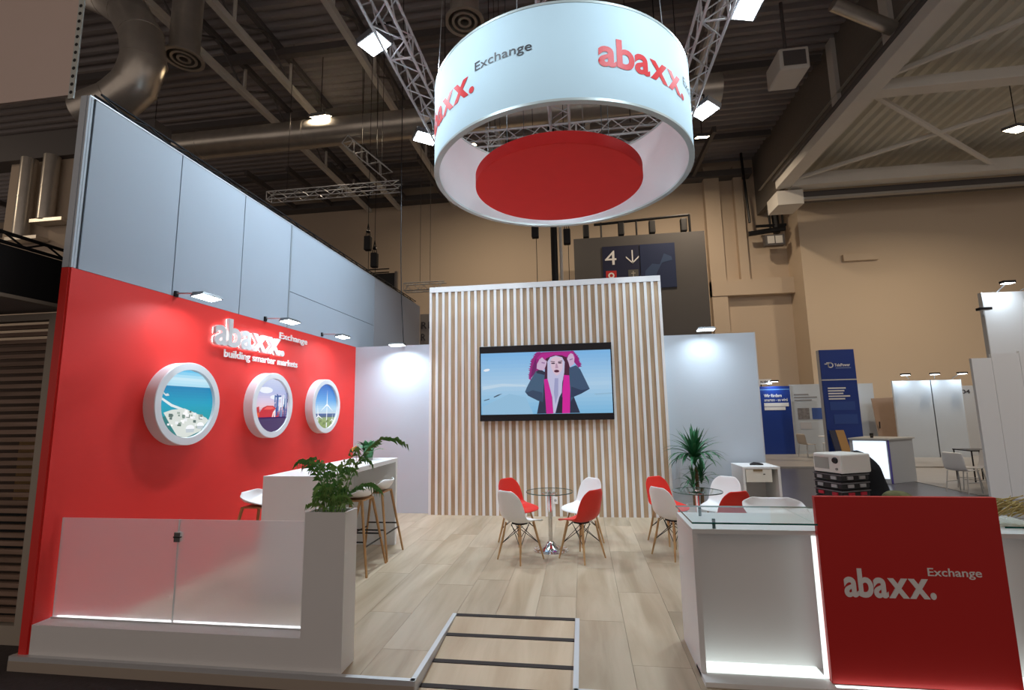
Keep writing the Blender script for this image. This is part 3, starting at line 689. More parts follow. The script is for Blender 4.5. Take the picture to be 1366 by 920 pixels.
p3 += turb(.12, .08, .66, .035, -.95, PI/2) + turb(-.62, -.42, .5, .03, -.95, PI*.55) + turb(.6, -.6, .3, .02, -.95, PI*.45)
p3 += [((110, 130, 70), [(-.5+.3*k, -.62-.1*(k % 2)), (-.35+.3*k, -.6-.1*(k % 2)), (-.3+.3*k, -.7-.1*(k % 2)), (-.55+.3*k, -.74-.1*(k % 2))]) for k in range(4)]
lightbox(7.355, 1.885, 'round light box showing white wind turbines under blue sky', p3)

# --- raised logo on the red wall
lw = thing('wall_logo', 'raised silver abaxx letters glowing white around their edges on red wall', 'sign', (XL, 5.6, 2.55))
for me in logo_meshes('abaxx.', 4.95, 6.27, 2.565, 2.905, .04, .028): place_text('letter', me, LET_S, lambda u, v, w: (XL+.014+w, u, v), lw)
for me in logo_meshes('abaxx.', 4.958, 6.262, 2.572, 2.898, .006, .022): place_text('halo_light', me, mat('halo_led', (1, 1, 1), .5, emit=9, ecol=(1, .95, .93)), lambda u, v, w: (XL+.004+w, u, v), lw)
for me in split_islands(text_mesh('Exchange', 6.19, 6.88, 2.79, 2.905, .014, .008)): place_text('small_letter', me, LET_W, lambda u, v, w: (XL+.012+w, u, v), lw)
sg = thing('wall_slogan', 'white raised slogan letters reading building smarter markets on red wall', 'sign', (XL, 5.9, 2.44))
for me in split_islands(text_mesh('building smarter markets', 5.15, 6.65, 2.415, 2.535, .012, .010)): place_text('letter', me, LET_W, lambda u, v, w: (XL+.012+w, u, v), sg)

# --- reception counter
CX0, CX1, CY0, CY1, CZ = .71, 2.98, 3.575, 4.13, .935
rcn = thing('reception_counter', 'white reception counter with glowing light strips and green-edged glass top', 'counter', (1.9, 3.85, 0))
obj('side_panel', box(CX0, CX0+.035, CY0, CY1, 0, CZ-.03), WHITE, rcn, world=True)
obj('top_slab', box(CX0, CX1, CY0, CY1, CZ-.03, CZ), WHITE, rcn, world=True, bevel=.002)
obj('front_panel', box(CX0+.035, CX1, 3.72, 3.75, .03, CZ-.03), WHITE, rcn, world=True)
obj('plinth', box(CX0, CX1, 3.465, 3.72, 0, .030), WHITE, rcn, world=True, bevel=.002)
obj('side_panel', box(CX1, CX1+.035, CY0, CY1, 0, CZ), WHITE, rcn, world=True)
obj('led_floor_strip', box(CX0+.04, 1.47, 3.59, 3.715, .0302, .040), LEDE, rcn, world=True)
obj('led_floor_strip', box(2.545, CX1, 3.59, 3.715, .0302, .040), LEDE, rcn, world=True)
for x in (1.46, 2.525): obj('led_side_strip', box(x, x+.028, 3.565, 3.58, .042, CZ-.034), LEDE, rcn, world=True)
for ga, gb_ in ((CX0-.01, 1.476), (2.543, CX1)):
    obj('glass_top', box(ga, gb_, 3.50, 4.08, .985, .995), GLASS, rcn, world=True); obj('glass_edge', box(ga, gb_, 3.497, 3.500, .9848, .9952), GEDGE, rcn, world=True)
obj('glass_top', box(1.478, 2.541, 3.57, 4.08, .985, .995), GLASS, rcn, world=True)
obj('glass_edge', box(CX0-.013, CX0-.010, 3.497, 4.08, .9848, .9952), GEDGE, rcn, world=True)
obj('glass_edge', box(CX0-.01, CX1, 4.08, 4.083, .9848, .9952), mat('glass_edge_pale', (.35, .5, .5), .2), rcn, world=True)
for x in (.86, 2.75):
    for y in (3.60, 4.0): stick('standoff', (x-1.9, y-3.85, CZ), (x-1.9, y-3.85, .999), .011, mat('standoff_dark', (.12, .2, .2), .3, .6), rcn, 12)
# red sign panel on the counter front
SY0 = 3.525; sX0, sX1, sZ0, sZ1 = 1.482, 2.537, .034, 1.162
sp = thing('red_sign_panel', 'big red panel with white abaxx lettering fixed to the counter front', 'sign', (2.0, SY0, .034))
obj('panel', box(sX0, sX1, SY0, SY0+.038, sZ0, sZ1), REDS, sp, world=True, bevel=.003)
obj('led_foot_strip', box(sX0+.01, sX1-.01, 3.494, 3.512, .0302, .034), mat('led_soft', (1, 1, 1), .4, emit=2.5, ecol=LEDC), rcn, world=True)
def sgn(px, py):                                        # picture-plane reading of the panel, in panel metres
    u = (px-1128)/(1326-1128); return u
for me in logo_meshes('abaxx.', 1.605, 2.128, .548, .722, .004, .028): place_text('letter', me, LET_W, lambda u, v, w: (u, SY0-.0005-w, v), sp)
for me in split_islands(text_mesh('Exchange', 2.095, 2.395, .672, .735, .004, .006)): place_text('small_letter', me, LET_W, lambda u, v, w: (u, SY0-.0005-w, v), sp)

# things behind the counter
ST = (2.18, 4.62)
def yaw_thing(name, label, cat, loc, rz): return thing(name, label, cat, loc, rz)
obj('work_surface', box(1.93, CX1, CY1, 5.05, .765, .80), WHITE, rcn, world=True); obj('work_surface_leg', box(CX1-.04, CX1, CY1, 5.05, 0, .765), WHITE, rcn, world=True); obj('work_surface_leg', box(1.95, 1.99, 4.2, 5.0, 0, .765), WHITE, rcn, world=True)
NAMES_ = ['lowest flat black case of the stack behind the sign', 'fifth flat case below the projector, low behind the sign', 'fourth flat case below the projector, red latches', 'third flat case below the projector, red latches', 'second flat case below the projector, silver latches', 'flat black case directly under the white projector']
for k in range(6):
    o = thing('flight_case', NAMES_[k], 'case', (2.17, 4.62, .801+.0652*k), .42, 'stacked cases'); lm = mat('case_red', (.45, .01, .03), .5) if k < 4 else mat('case_silver', (.35, .35, .36), .4)
    obj('shell', box(-.15, .15, -.13, .13, 0, .063), BLACK, o, bevel=.01); obj('rim', box(-.154, .154, -.134, .134, .046, .053), mat('case_grey', (.16, .16, .17), .4), o)
    for x in (-.09, .04): obj('latch', box(x, x+.06, -.139, -.13, .014, .04), lm, o)
    for y in (-.09, .04): obj('latch', box(-.159, -.15, y, y+.05, .014, .04), lm, o)
pj = thing('projector', 'white box projector standing on the stack of black cases', 'projector', (2.17, 4.60, 1.193), .42)
obj('body', box(-.15, .17, -.135, .135, 0, .155), mat('projector_white', (.72, .71, .67), .45), pj, bevel=.014)
obj('front_recess', box(-.154, -.149, -.02, .115, .03, .125), mat('projector_grille', (.34, .36, .33), .5), pj)
obj('lens', MB().lathe([(0, -.162), (.022, -.162), (.027, -.149), (0, -.149)], (0, -.08, .105), 20, 0, 'x'), BLACK, pj, smooth=True); obj('foot_dial', MB().lathe([(0, -.158), (.010, -.158), (.010, -.149)], (0, -.09, .035), 14, 0, 'x'), mat('dial_grey', (.25, .25, .25), .4), pj)
def drape(name, label, cat, loc, prof, m, depth):
    o = thing(name, label, cat, loc); mb = MB(); n = len(prof); vs = []
    for j in range(7):
        a = -1+2*j/6
        for i, (x, z) in enumerate(prof):
            k = math.cos(a*PI/2*.86); cx = .12; vs.append((lerp(cx, x, .35+.65*k)+.012*math.sin(i*1.7+j), a*depth, max(0, z*(.72+.28*k)) + .006*math.sin(i*2.3+j*1.1)))
    fs = [(j*n+i, (j+1)*n+i, (j+1)*n+(i+1) % n, j*n+(i+1) % n) for j in range(6) for i in range(n)] + [tuple(range(n)), tuple(6*n+i for i in reversed(range(n)))]
    return o, mb.add(vs, fs)
o, mb = drape('jacket', 'black jacket slumped beside the white projector', 'jacket', (2.46, 4.84, .80), [(-.16, .0), (-.15, .2), (-.14, .42), (-.10, .55), (-.03, .565), (.04, .52), (.08, .46), (.10, .36), (.15, .22), (.21, .05), (.21, .0), (.02, .0)], JACKET, .16)
c_ = obj('cloth', mb, JACKET, o, smooth=True); s_ = c_.modifiers.new('s', 'SUBSURF'); s_.levels = s_.render_levels = 1
o, mb = drape('camouflage_bag', 'camouflage cloth bag peeping over the red sign', 'bag', (2.40, 4.34, .801), [(-.10, .0), (-.10, .2), (-.07, .26), (-.02, .285), (.05, .28), (.11, .265), (.16, .235), (.18, .0)], CAMO, .10)
c_ = obj('cloth', mb, CAMO, o, smooth=True); s_ = c_.modifiers.new('s', 'SUBSURF'); s_.levels = s_.render_levels = 1
dg = thing('dried_grass', 'bunch of dried golden grass lying on the counter glass', 'plant', (2.72, 3.82, .996))
for k in range(40):
    a = random.uniform(-.5, .5); L = random.uniform(.12, .30); p = Vector((random.uniform(-.14, .08), random.uniform(-.12, .12), .012))
    obj('stalk', MB().tube([p, p+Vector((L*.5, math.sin(a)*L*.5, random.uniform(.02, .10))), p+Vector((L, math.sin(a)*L, random.uniform(.0, .13)))], [.004, .006, .002], 5), DRY, dg)
# small cabinet by the right-hand wall
cb = thing('white_cabinet', 'small white open cabinet with a drawer at the right wall end', 'cabinet', (2.58, 8.05, 0))
c0, c1, d0, d1, ch = 2.34, 2.87, 7.85, 8.42, .87
obj('top', box(c0, c1, d0, d1, ch-.03, ch), WHITE, cb, world=True)
for x in (c0, c1-.035): obj('side', box(x, x+.035, d0, d1, 0, ch-.03), WHITE, cb, world=True)
obj('back', box(c0+.035, c1-.035, d1-.02, d1, 0, ch-.03), WHITE, cb, world=True); obj('shelf', box(c0+.035, c1-.035, d0+.03, d1-.02, .30, .32), WHITE, cb, world=True); obj('bottom', box(c0+.035, c1-.035, d0+.02, d1-.02, .03, .06), WHITE, cb, world=True)
dr = obj('drawer', box(c0+.045, c1-.12, d0+.004, d0+.30, ch-.22, ch-.035), mat('drawer_cream', (.80, .78, .70), .5), cb, world=True)
obj('handle', box(2.49, 2.62, d0-.004, d0+.004, ch-.065, ch-.036), mat('handle_brown', (.25, .18, .10), .5), dr, world=True); obj('lock', box(2.63, 2.655, d0-.002, d0+.005, ch-.11, ch-.10), BLACKM, dr, world=True)
gl = thing('black_gloves', 'small dark crumpled object lying on the white cabinet', 'glove', (2.62, 8.1, ch)); obj('cloth', MB().tube([(-.09, 0, .012), (-.03, .01, .022), (.03, -.01, .02), (.10, .0, .010)], [.012, .024, .020, .010], 8), BLACK, gl, smooth=True)

# ================================================================== RIGGING OVER THE BOOTH
RC, RR, RZ0, RZ1 = (-.15, 5.53), 1.5, 4.49, 5.492
rg = thing('hanging_ring_sign', 'big white fabric ring with red abaxx lettering hanging over the booth', 'hanging sign', (*RC, RZ0))
obj('outer_skin', MB().lathe([(RR, .02), (RR, RZ1-RZ0-.02)], n=128), FABRICE, rg, smooth=True)
obj('inner_skin', MB().lathe([(RR-.05, .02), (RR-.05, RZ1-RZ0-.02)], n=128), FABRICI, rg, smooth=True)
for z in (0, RZ1-RZ0-.025): obj('hoop', MB().lathe([(RR-.055, z), (RR+.004, z), (RR+.004, z+.025), (RR-.055, z+.025)], n=128, close=True), mat('hoop_grey', (.50, .56, .55), .4, .3), rg, smooth=True)
def ring_text(name, s, a0, a1, z0, z1, m, bold):
    u0, u1 = math.radians(a0)*RR, math.radians(a1)*RR
    for me in (logo_meshes(s, u0, u1, z0, z1, 0, bold) if s[0] == 'a' else split_islands(text_mesh(s, u0, u1, z0, z1, 0, bold))):
        bm = bmesh.new(); bm.from_mesh(me); k = u0
        while k < u1:
            bmesh.ops.bisect_plane(bm, geom=bm.verts[:]+bm.edges[:]+bm.faces[:], plane_co=(k, 0, 0), plane_no=(1, 0, 0)); k += .03
        bm.to_mesh(me); bm.free()
        place_text(name, me, m, lambda u, v, w: (RC[0]+(RR+.004)*math.sin(u/RR), RC[1]-(RR+.004)*math.cos(u/RR), v), rg)
for k in range(4):
    a = 15.8+90*k-90
    ring_text('letter', 'abaxx.', a, a+43, 4.83, 5.125, LET_R, .028); ring_text('small_letter', 'Exchange', a+43.5, a+67, 5.005, 5.125, LET_D, .004)
ds = thing('hanging_disc', 'round red fabric disc hanging inside the white ring', 'hanging sign', (-.19, 5.57, 4.405))
obj('disc', MB().lathe([(0, 0), (.985, 0), (.992, .006), (.992, .135), (.985, .14), (0, .14)], n=96), REDF, ds, smooth=True)
for a in (.6, 2.2, 4.0, 5.4): stick('cable', (.8*math.cos(a), .8*math.sin(a), .14), (.8*math.cos(a), .8*math.sin(a), 2.25), .004, BLACKM, ds, 5)
for k in range(6):
    a = k*PI/3+.3; stick('cable', (1.47*math.cos(a), 1.47*math.sin(a), RZ1-RZ0), (1.47*math.cos(a)*.96, 1.47*math.sin(a), 2.2), .004, STEEL, rg, 5)

def box_truss(label, p0, p1, w=.29, m=TRUSSM, step=.30, r=.022, group=None, name='box_truss'):
    p0, p1 = Vector(p0), Vector(p1); d = (p1-p0); L = d.length; d.normalize(); s = d.cross(Vector((0, 0, 1))).normalized()*w/2; u = s.cross(d).normalized()*w/2
    o = thing(name, label, 'truss', p0, group=group); e = d*L; n = int(L/step)
    cs = [s+u, s-u, -s-u, -s+u]
    for c in cs: stick('chord', c, c+e, r, m, o, 8)
    for f in range(4):
        a, b = cs[f], cs[(f+1) % 4]
        for k in range(n):
            q0, q1 = (a, b) if k % 2 else (b, a); stick('brace', q0+d*(k*L/n), q1+d*((k+1)*L/n), r*.45, m, o, 5)
        for k in range(0, n+1, 7): stick('end_bar', a+d*(k*L/n), b+d*(k*L/n), r*.7, m, o, 6)
    for q in (p0+d*.6, p1-d*.6): stick('hanger', q+u-p0, Vector((q.x, q.y, 13.92))-p0, .008, BLACKM, o, 5)
    return o
TZ = 6.70
G = 'silver trusses over the booth'
box_truss('silver box truss passing left of the white ring', (-2.27, 1.5, TZ), (-2.27, 8.5, TZ), .32, group=G)
box_truss('silver box truss passing right of the white ring', (1.82, 1.5, TZ), (1.82, 8.5, TZ), .32, group=G)
box_truss('silver box truss seen through the middle of the ring', (-.20, 4.0, TZ), (-.20, 8.0, TZ), .32, group=G)
box_truss('silver cross truss seen through the ring behind the disc', (-2.12, 8.3, TZ), (1.64, 8.3, TZ), .30, group=G)
box_truss('far slim truss seen at the left inside the ring', (-1.9, 10.5, 8.3), (-1.9, 12.5, 8.2), .24, step=.3, group='trusses farther back in the hall')

def floodlight(label, x, y, z, lens, tx, ty, tz, power, col, sz=.34, grp='cool floodlights on the trusses', hang=1.0, spread=150):
    o = thing('floodlight', label, 'floodlight', (x, y, z), group=grp)
    v = (Vector((tx, ty, tz))-Vector((x, y, z))).normalized(); q = v.to_track_quat('-Z', 'Y')
    def rot(p): return tuple(q @ Vector(p))
    def rbox(n, a, m):
        mb = box(*a); mb.v = [rot(p) for p in mb.v]; return obj(n, mb, m, o)
    h = sz/2; rbox('housing', (-h, h, -h*.72, h*.72, 0, .09), mat('lamp_housing', (.10, .10, .11), .5)); rbox('lens', (-h*.9, h*.9, -h*.62, h*.62, -.006, 0), lens)
    for k in range(4): rbox('cooling_fin', (-h*.8, h*.8, -h*.5+k*h*.32, -h*.5+k*h*.32+.012, .09, .12), mat('lamp_housing', (.1, .1, .11), .5))
    stick('bracket', (0, 0, .08), (0, 0, .29 if z < 8 else 13.9-z if x < 8.6 else 11.9-z), .014, BLACKM, o, 6)
    if z < 8: stick('clamp_arm', (0, 0, .285), ((-2.30 if x < 0 else 1.82)-x, 0, .285), .016, BLACKM, o, 6)
    light('flood_beam', 'AREA', Vector((x, y, z))+v*.02, (tx, ty, tz), power, col, sz*.8, o, spread=math.radians(spread)); return o
for nm, x, y, aim in (('cool floodlight on the left truss, nearer pair', -2.54, 5.50, (-2.7, 5.2, 0)), ('cool floodlight on the left truss, far pair', -2.58, 7.75, (-2.0, 7.0, 0)),
                      ('cool floodlight on the right truss, nearer pair at picture top', 2.18, 5.67, (.9, 5.6, 0)), ('cool floodlight on the right truss, far pair', 2.17, 7.75, (.6, 6.8, 0)),
                      ('cool floodlight on the left truss toward the visitor, above the frame', -2.5, 2.4, (-.6, 5.2, 4.6)), ('cool floodlight on the right truss toward the visitor, above the frame', 2.1, 2.4, (.3, 5.2, 4.6))):
    floodlight(nm, x, y, 6.58, LAMPE, *aim, FLOOD_W*(1.12 if x < 0 else .70) if y > 3 else FLOOD_W*.27, COOL, .40, spread=135 if y > 3 else 75)

# clip-on arm spotlights over the walls
def arm_spot(label, x, y, z, wx, wy, power=SPOT_W):
    o = thing('arm_spotlight', label, 'spotlight', (x, y, z), group='clip-on arm spotlights on the booth walls')
    a = math.atan2(wy-y, wx-x)-PI/2                       # local +y points at the wall
    o.rotation_euler = (0, 0, a); d = math.hypot(wx-x, wy-y)
    obj('head', MB().hexa([(-.145, -.065, .0), (.145, -.065, .0), (.145, .075, -.02), (-.145, .075, -.02), (-.12, -.05, .03), (.12, -.05, .03), (.12, .07, .03), (-.12, .07, .03)]), mat('spot_housing', (.16, .17, .18), .4, .5), o)
    obj('lens', MB().hexa([(-.13, -.055, -.003), (.13, -.055, -.003), (.13, .065, -.022), (-.13, .065, -.022), (-.13, -.055, .001), (.13, -.055, .001), (.13, .065, -.018), (-.13, .065, -.018)]), SPOTE, o)
    stick('arm', (0, .06, .045), (0, d+.02, .06), .009, STEEL, o, 8); obj('clip', box(-.02, .02, d-.02, d+.03, .02, .08), BLACKM, o)
    l = light('spot_beam', 'AREA', (0, .0, -.03), (0, .22, -1), power, COOL, .24, None, .1, math.radians(140)); l.parent = o; return o
arm_spot('arm spotlight over the turquoise bay picture, nearest on the red wall', -3.80, 4.42, 2.975, XL, 4.42)
arm_spot('arm spotlight above the glowing letters on the red wall', -3.80, 5.88, 2.985, XL, 5.88)
arm_spot('arm spotlight above the wind turbine picture on the red wall', -3.80, 7.33, 3.0, XL, 7.33)
arm_spot('arm spotlight over the white wall left of the slats', -3.23, 8.20, 2.965, -3.23, YB, SPOT_W*2.4)
arm_spot('arm spotlight over the white wall right of the slats', 2.05, 8.20, 3.03, 2.05, YB, SPOT_W)
o = thing('hanging_cable', 'thin dark cable dropping from the roof to the back wall spotlight', 'cable', (-3.2, 8.45, 3.0)); obj('wire', MB().tube([(0, 0, .03), (-.05, .0, .8), (-.075, 0, 1.6), (-.09, 0, 3.5), (-.1, 0, 9.5)], .009, 6), BLACK, o)

# ================================================================== THE HALL BEYOND
floodlight('warm hall floodlight high up left of the silver truss', -8.36, 14.1, 11.7, WARME, -8.0, 20, 0, HALL_W, WARM, .62, 'warm hall floodlights', 4)
floodlight('warm hall floodlight under the low roof at the right edge', 13.75, 16.2, 10.2, WARME, 13.2, 17.6, 0, HALL_W*.75, WARM, .62, 'warm hall floodlights', 4)
for x, y, nm in ((-26, 4, 'added warm floodlight high over the far left of the hall'), (-4, 17.5, 'added warm floodlight high behind the ring, lighting the back wall'), (5.0, 18.5, 'added warm floodlight over the grey door block, lighting the back wall'), (9.0, 5.5, 'added floodlight brightening the stands right of the booth, above the frame')):  # added hall lamps: extra light for the back wall, aisle and right-hand stands
    floodlight(nm, x, y, 12.2 if x < 8 else 10.6, WARME, x*.95 if x < 8 else 10.5, y+4, 0, HALL_W*.8, WARM if x < 8 else (1, .93, .86), .5, 'warm hall floodlights', 4)

def ducting(label, pts, r, n=20, name='air_duct', seams=True):
    o = thing(name, label, 'duct', pts[0]); P0 = Vector(pts[0]); mb = MB().tube([Vector(p)-P0 for p in pts], r, n); obj('pipe', mb, GALV, o, smooth=True)
    if seams:
        for i in range(1, len(pts)-1):
            d = (Vector(pts[i+1])-Vector(pts[i-1])).normalized(); p = Vector(pts[i])-P0; obj('joint_ring', MB().tube([p-d*.03, p+d*.03], r*1.025, n), GALV, o, smooth=True)
    return o
def hangers(o, pts):
    for p in pts: stick('hanger', Vector(p)-o.location, Vector((p[0], p[1], 13.92))-o.location, .012, BLACKM, o, 5)
dh = ducting('huge curved silver air duct in the upper left corner', [(-11.565, 9, 12.144), (-10.908, 9, 11.784), (-10.350, 9, 11.334), (-9.945, 9, 10.659), (-9.810, 9, 9.984), (-9.990, 9, 9.399), (-10.440, 9, 9.039), (-11.250, 9, 8.814)], .45)
dl = ducting('long dark air duct crossing high behind the floodlights', [(-17, 14.4, 11.3), (-13, 14.4, 11.3), (-9, 14.4, 11.3), (-5, 14.4, 11.3), (-1, 14.4, 11.35), (4.5, 14.4, 11.4)], .46)
ds2 = ducting('silver air duct visible through the ring above the disc', [(-.2, 9.6, 8.6), (.8, 9.6, 8.65), (2.2, 9.6, 8.7)], .28)
hangers(dh, [(-11.4, 9, 12.3), (-10.3, 9, 11.3)]); hangers(dl, [(-15, 14.4, 11.7), (-7, 14.4, 11.7), (2, 14.4, 11.8)]); hangers(ds2, [(.3, 9.6, 8.9), (1.8, 9.6, 8.9)])
struct('wall_hall_left', box(-17.35, -12.2, 11.9, 12.2, -.1, 9.65), HALLW)
struct('trim_4', box(-30, -12.2, 11.7, 12.3, 9.65, 10.5), BEAMD)
for x, z0, z1, nm in ((-16.35, 7.1, 9.6, 'longer vertical pipe on the beige wall left of the tall wall'), (-15.55, 7.6, 9.62, 'shorter vertical pipe on the beige wall next to the tall wall')):
    o = ducting(nm, [(x, 11.65, z0), (x, 11.65, (z0+z1)/2), (x, 11.65, z1)], .2, 14, 'wall_pipe'); obj('bottom_flange', box(-.35, .75, -.15, .2, -.1, .0), GALV, o)
for x, y, z, nm in ((-9.7, 9.95, 10.75, 'round ceiling air outlet beside the curved duct'), (-2.4, 10.0, 10.8, 'round ceiling air outlet left of the ring')):
    o = thing('air_outlet', nm, 'vent', (x, y, z), group='round ceiling air outlets')
    for r0, r1 in ((.10, .16), (.24, .30), (.38, .46)): obj('ring', MB().lathe([(r0, 0), (r1, 0), (r1, .05), (r0, .1)], n=36, close=True), GALV, o, smooth=True)
    obj('neck', MB().lathe([(.40, .06), (.34, .3), (.34, 2.8)], n=28), GALV, o, smooth=True)

# trusses and chain hoists behind the left wall
box_truss('warm lit slim truss above the tall grey wall', (-9.6, 13.4, 8.62), (-5.25, 13.4, 8.62), .26, step=.36, r=.018, group='trusses farther back in the hall')
box_truss('short slanted truss hanging above the warm lit truss', (-7.0, 13.4, 10.25), (-5.6, 13.2, 8.95), .30, step=.3, r=.018, group='trusses farther back in the hall')
def hoist(label, x, y, z, top):
    o = thing('chain_hoist', label, 'hoist', (x, y, z), group='black chain hoists')
    obj('motor', box(-.10, .10, -.09, .09, -.25, .20), BLACK, o, bevel=.03); stick('chain', (0, 0, .2), (0, 0, 13.5-z), .009, BLACKM, o, 6); obj('hook', MB().lathe([(.03, .30), (.07, .34), (.03, .40)], n=10), BLACKM, o); stick('lower_chain', (.03, 0, -.25), (.03, 0, -1.6), .009, BLACKM, o, 6)
    for s in (-1, 1): stick('sling', (s*.07, 0, .2), (0, 0, .6), .012, BLACKM, o, 5)
hoist('black chain hoist hanging higher behind the tall grey wall', -6.2, 13.3, 6.86, 12.6); hoist('black chain hoist hanging lower behind the tall grey wall', -5.98, 13.3, 6.32, 12.6)
hoist('black chain hoist below the left of the ring', -1.15, 13.3, 6.9, 12.6); hoist('black chain hoist beside the grey door block', -.25, 13.3, 6.65, 12.6)
o = thing('cable_mast', 'dark vertical cable bundle between two hoists under the ring', 'cable', (-.72, 15.5, -.1)); stick('bundle', (0, 0, 0), (0, 0, 13.99), .11, BLACKM, o, 10); stick('pipe', (.22, 0, 0), (.22, 0, 14), .05, BEAM, o, 8)
o = thing('black_monitor', 'back of a large black screen rising behind the grey wall', 'screen', (-6.8, 15.2, 0))
obj('panel', box(-.75, .72, -.05, .05, 5.0, 6.45), BLACK, o); obj('frame', box(.72, .80, -.06, .06, 5.0, 6.5), mat('mon_frame', (.2, .17, .15), .5), o); [stick('leg', (x, 0, -.1), (x, 0, 5.0), .04, BLACKM, o) for x in (-.6, .6)]; [stick('rail', (-.75, 0, z), (.5, 0, z), .02, BLACKM, o) for z in (6.5, 6.62)]
o = thing('grey_hall_sign', 'grey sign with dark letters partly hidden behind the slatted wall', 'sign', (-6.0, 18.5, 0))
obj('panel', box(-.32, 1.6, 0, .1, 3.6, 5.70), mat('hall_sign_grey', (.30, .28, .27), .6), o); obj('pole', box(.6, .7, .1, .2, -.1, 5), BEAMD, o)
[place_text('letter', me, LET_D, lambda u, v, w: (u, 18.49-w, v), o) for me in logo_meshes('RI', -6.27, -5.92, 5.10, 5.38, .01, .01, .15)]; place_text('lettering', text_mesh('R', -6.27, -6.08, 4.62, 4.90, .01, .01), LET_D, lambda u, v, w: (u, 18.49-w, v), o)
box_truss('slim truss end between the black screen and slatted wall', (-6.6, 17.5, 6.55), (-5.0, 17.5, 6.55), .3, step=.3, r=.02, group='trusses farther back in the hall')

# dark grey door block with the hall number sign
db = thing('grey_door_block', 'tall dark grey block with the hall number sign behind the slatted wall', 'portal', (2.7, 20.5, -.1))
def q23(x, z, y=20.5): f = y/23.; return (x*f, 1.742+(z-1.742)*f)
x0, z1 = q23(-.118, 10.05); x1, _ = q23(6.0, 9.95)
obj('block', box(x0, x1, 20.5, 23.4, -.1, z1), DGREY, db, world=True)
a0, b1 = q23(1.23, 9.55); a1, b0 = q23(4.6, 7.4); am, _ = q23(2.97, 9)
obj('number_board', box(a0, am-.02, 20.46, 20.5, b0, b1), NAVY, db, world=True); obj('map_board', box(am+.02, a1, 20.46, 20.5, b0, b1), mat('map_navy', (.010, .022, .075), .5), db, world=True)
place_text('numeral', text_mesh('4', a0+.1, a0+.58, b1-.82, b1-.2, .01, .0), LET_W, lambda u, v, w: (u, 20.455-w, v), db)
ar = MB(); ax = a0+1.25; ar.box(ax-.025, ax+.025, 20.445, 20.455, b1-.8, b1-.22)
for s in (-1, 1): ar.hexa([(ax, 20.445, b1-.82), (ax, 20.445, b1-.75), (ax, 20.455, b1-.75), (ax, 20.455, b1-.82), (ax+s*.27, 20.445, b1-.55), (ax+s*.27, 20.445, b1-.48), (ax+s*.27, 20.455, b1-.48), (ax+s*.27, 20.455, b1-.55)])
obj('arrow', ar, LET_W, db, world=True)
obj('red_icon', box(a0+.12, a0+.56, 20.45, 20.46, b1-1.5, b1-1.08), mat('icon_red', (.55, .03, .03), .5), db, world=True); obj('icon_mark', MB().lathe([(.07, 0), (.13, 0), (.13, .006), (.07, .006)], (a0+.34, 20.444, b1-1.29), 20, 0, 'y', close=True), LET_W, db, world=True)
obj('grey_icon', box(ax-.2, ax+.22, 20.45, 20.46, b1-1.5, b1-1.08), mat('icon_grey', (.10, .10, .09), .5), db, world=True)
obj('icon_mark', box(ax-.01, ax+.02, 20.444, 20.45, b1-1.44, b1-1.14).box(ax-.08, ax+.09, 20.444, 20.45, b1-1.25, b1-1.22).box(ax-.11, ax+.12, 20.444, 20.45, b1-1.42, b1-1.39), mat('icon_line', (.5, .48, .4), .5), db, world=True)
mp_ = [(am+.15, b0+.1), (am+.2, b0+.75), (am+.5, b0+1.05), (am+.8, b0+1.0), (am+1.0, b1-.45), (am+1.3, b1-.6), (am+1.32, b1-.75), (am+.9, b1-.85), (am+.7, b0+.7), (am+.55, b0+.3)]
obj('map_shape', MB().poly([(x, 20.452, z) for x, z in mp_]).poly([(x, 20.458, z) for x, z in reversed(mp_)]), MAPB, db, world=True)
rl = thing('lighting_rail', 'black lighting bar with small spots on top of the grey block', 'lighting rail', (x0, 20.6, z1))
W = x1-x0; stick('rail', (.9, 0, .62), (W-.55, 0, .78), .06, BLACKM, rl, 8); stick('rail', (W-.55, 0, .78), (W-.55, 0, 0), .05, BLACKM, rl, 8)
for x in (.55, 2.05, 3.35, W-.8): obj('spot_head', box(x-.13, x+.13, -.12, .12, .05, .62), BLACK, rl, bevel=.04)
for x in (1.2, 2.7): stick('post', (x, 0, 0), (x, 0, .7), .04, BLACKM, rl, 8)

# pipes and boxes on the hall wall right of the block
pipe = thing('wall_pipes', 'dark pipes and cable trays on the hall wall beside the corner', 'pipes', (7.5, 23.3, 8.9))
for a, b, r in (((-.9, 0, 5.45), (.5, 0, 5.55), .06), ((.5, 0, 5.55), (.65, 0, 1.5), .06), ((1.35, 0, 7), (1.55, 0, 1.0), .05), ((1.7, 0, 7), (1.8, 0, .9), .16), ((2.1, 0, 6), (2.1, 0, 1.0), .05), ((.55, 0, .95), (2.1, -.2, 1.05), .12), ((.9, 0, 1.3), (2.2, -.1, 1.25), .07)): stick('pipe', a, b, r, BLACKM, pipe, 8)
bxo = obj('junction_box', box(1.15, 2.0, -.3, .0, .25, .75), BEAMD, pipe); obj('box_door', box(1.25, 1.55, -.32, -.3, .33, .68), BEAM, bxo); obj('box_door', box(1.6, 1.9, -.32, -.3, .33, .68), BEAM, bxo)
o = thing('roof_unit', 'grey fan unit high up right of the ring', 'fan unit', (6.3, 14, 11.2)); obj('housing', box(-.4, .4, -.5, .5, 0, .65), BEAM, o, bevel=.05); obj('grille', box(-.3, .3, -.51, -.5, .1, .55), BEAMD, o); stick('hanger', (0, 0, .65), (0, 0, 2.5), .05, BEAMD, o)
o = ducting('pipe stub leaning against the clerestory wall', [(6.9, 12.5, 12.2), (8.5, 12.9, 11.6)], .17, 14, 'pipe_stub', False)

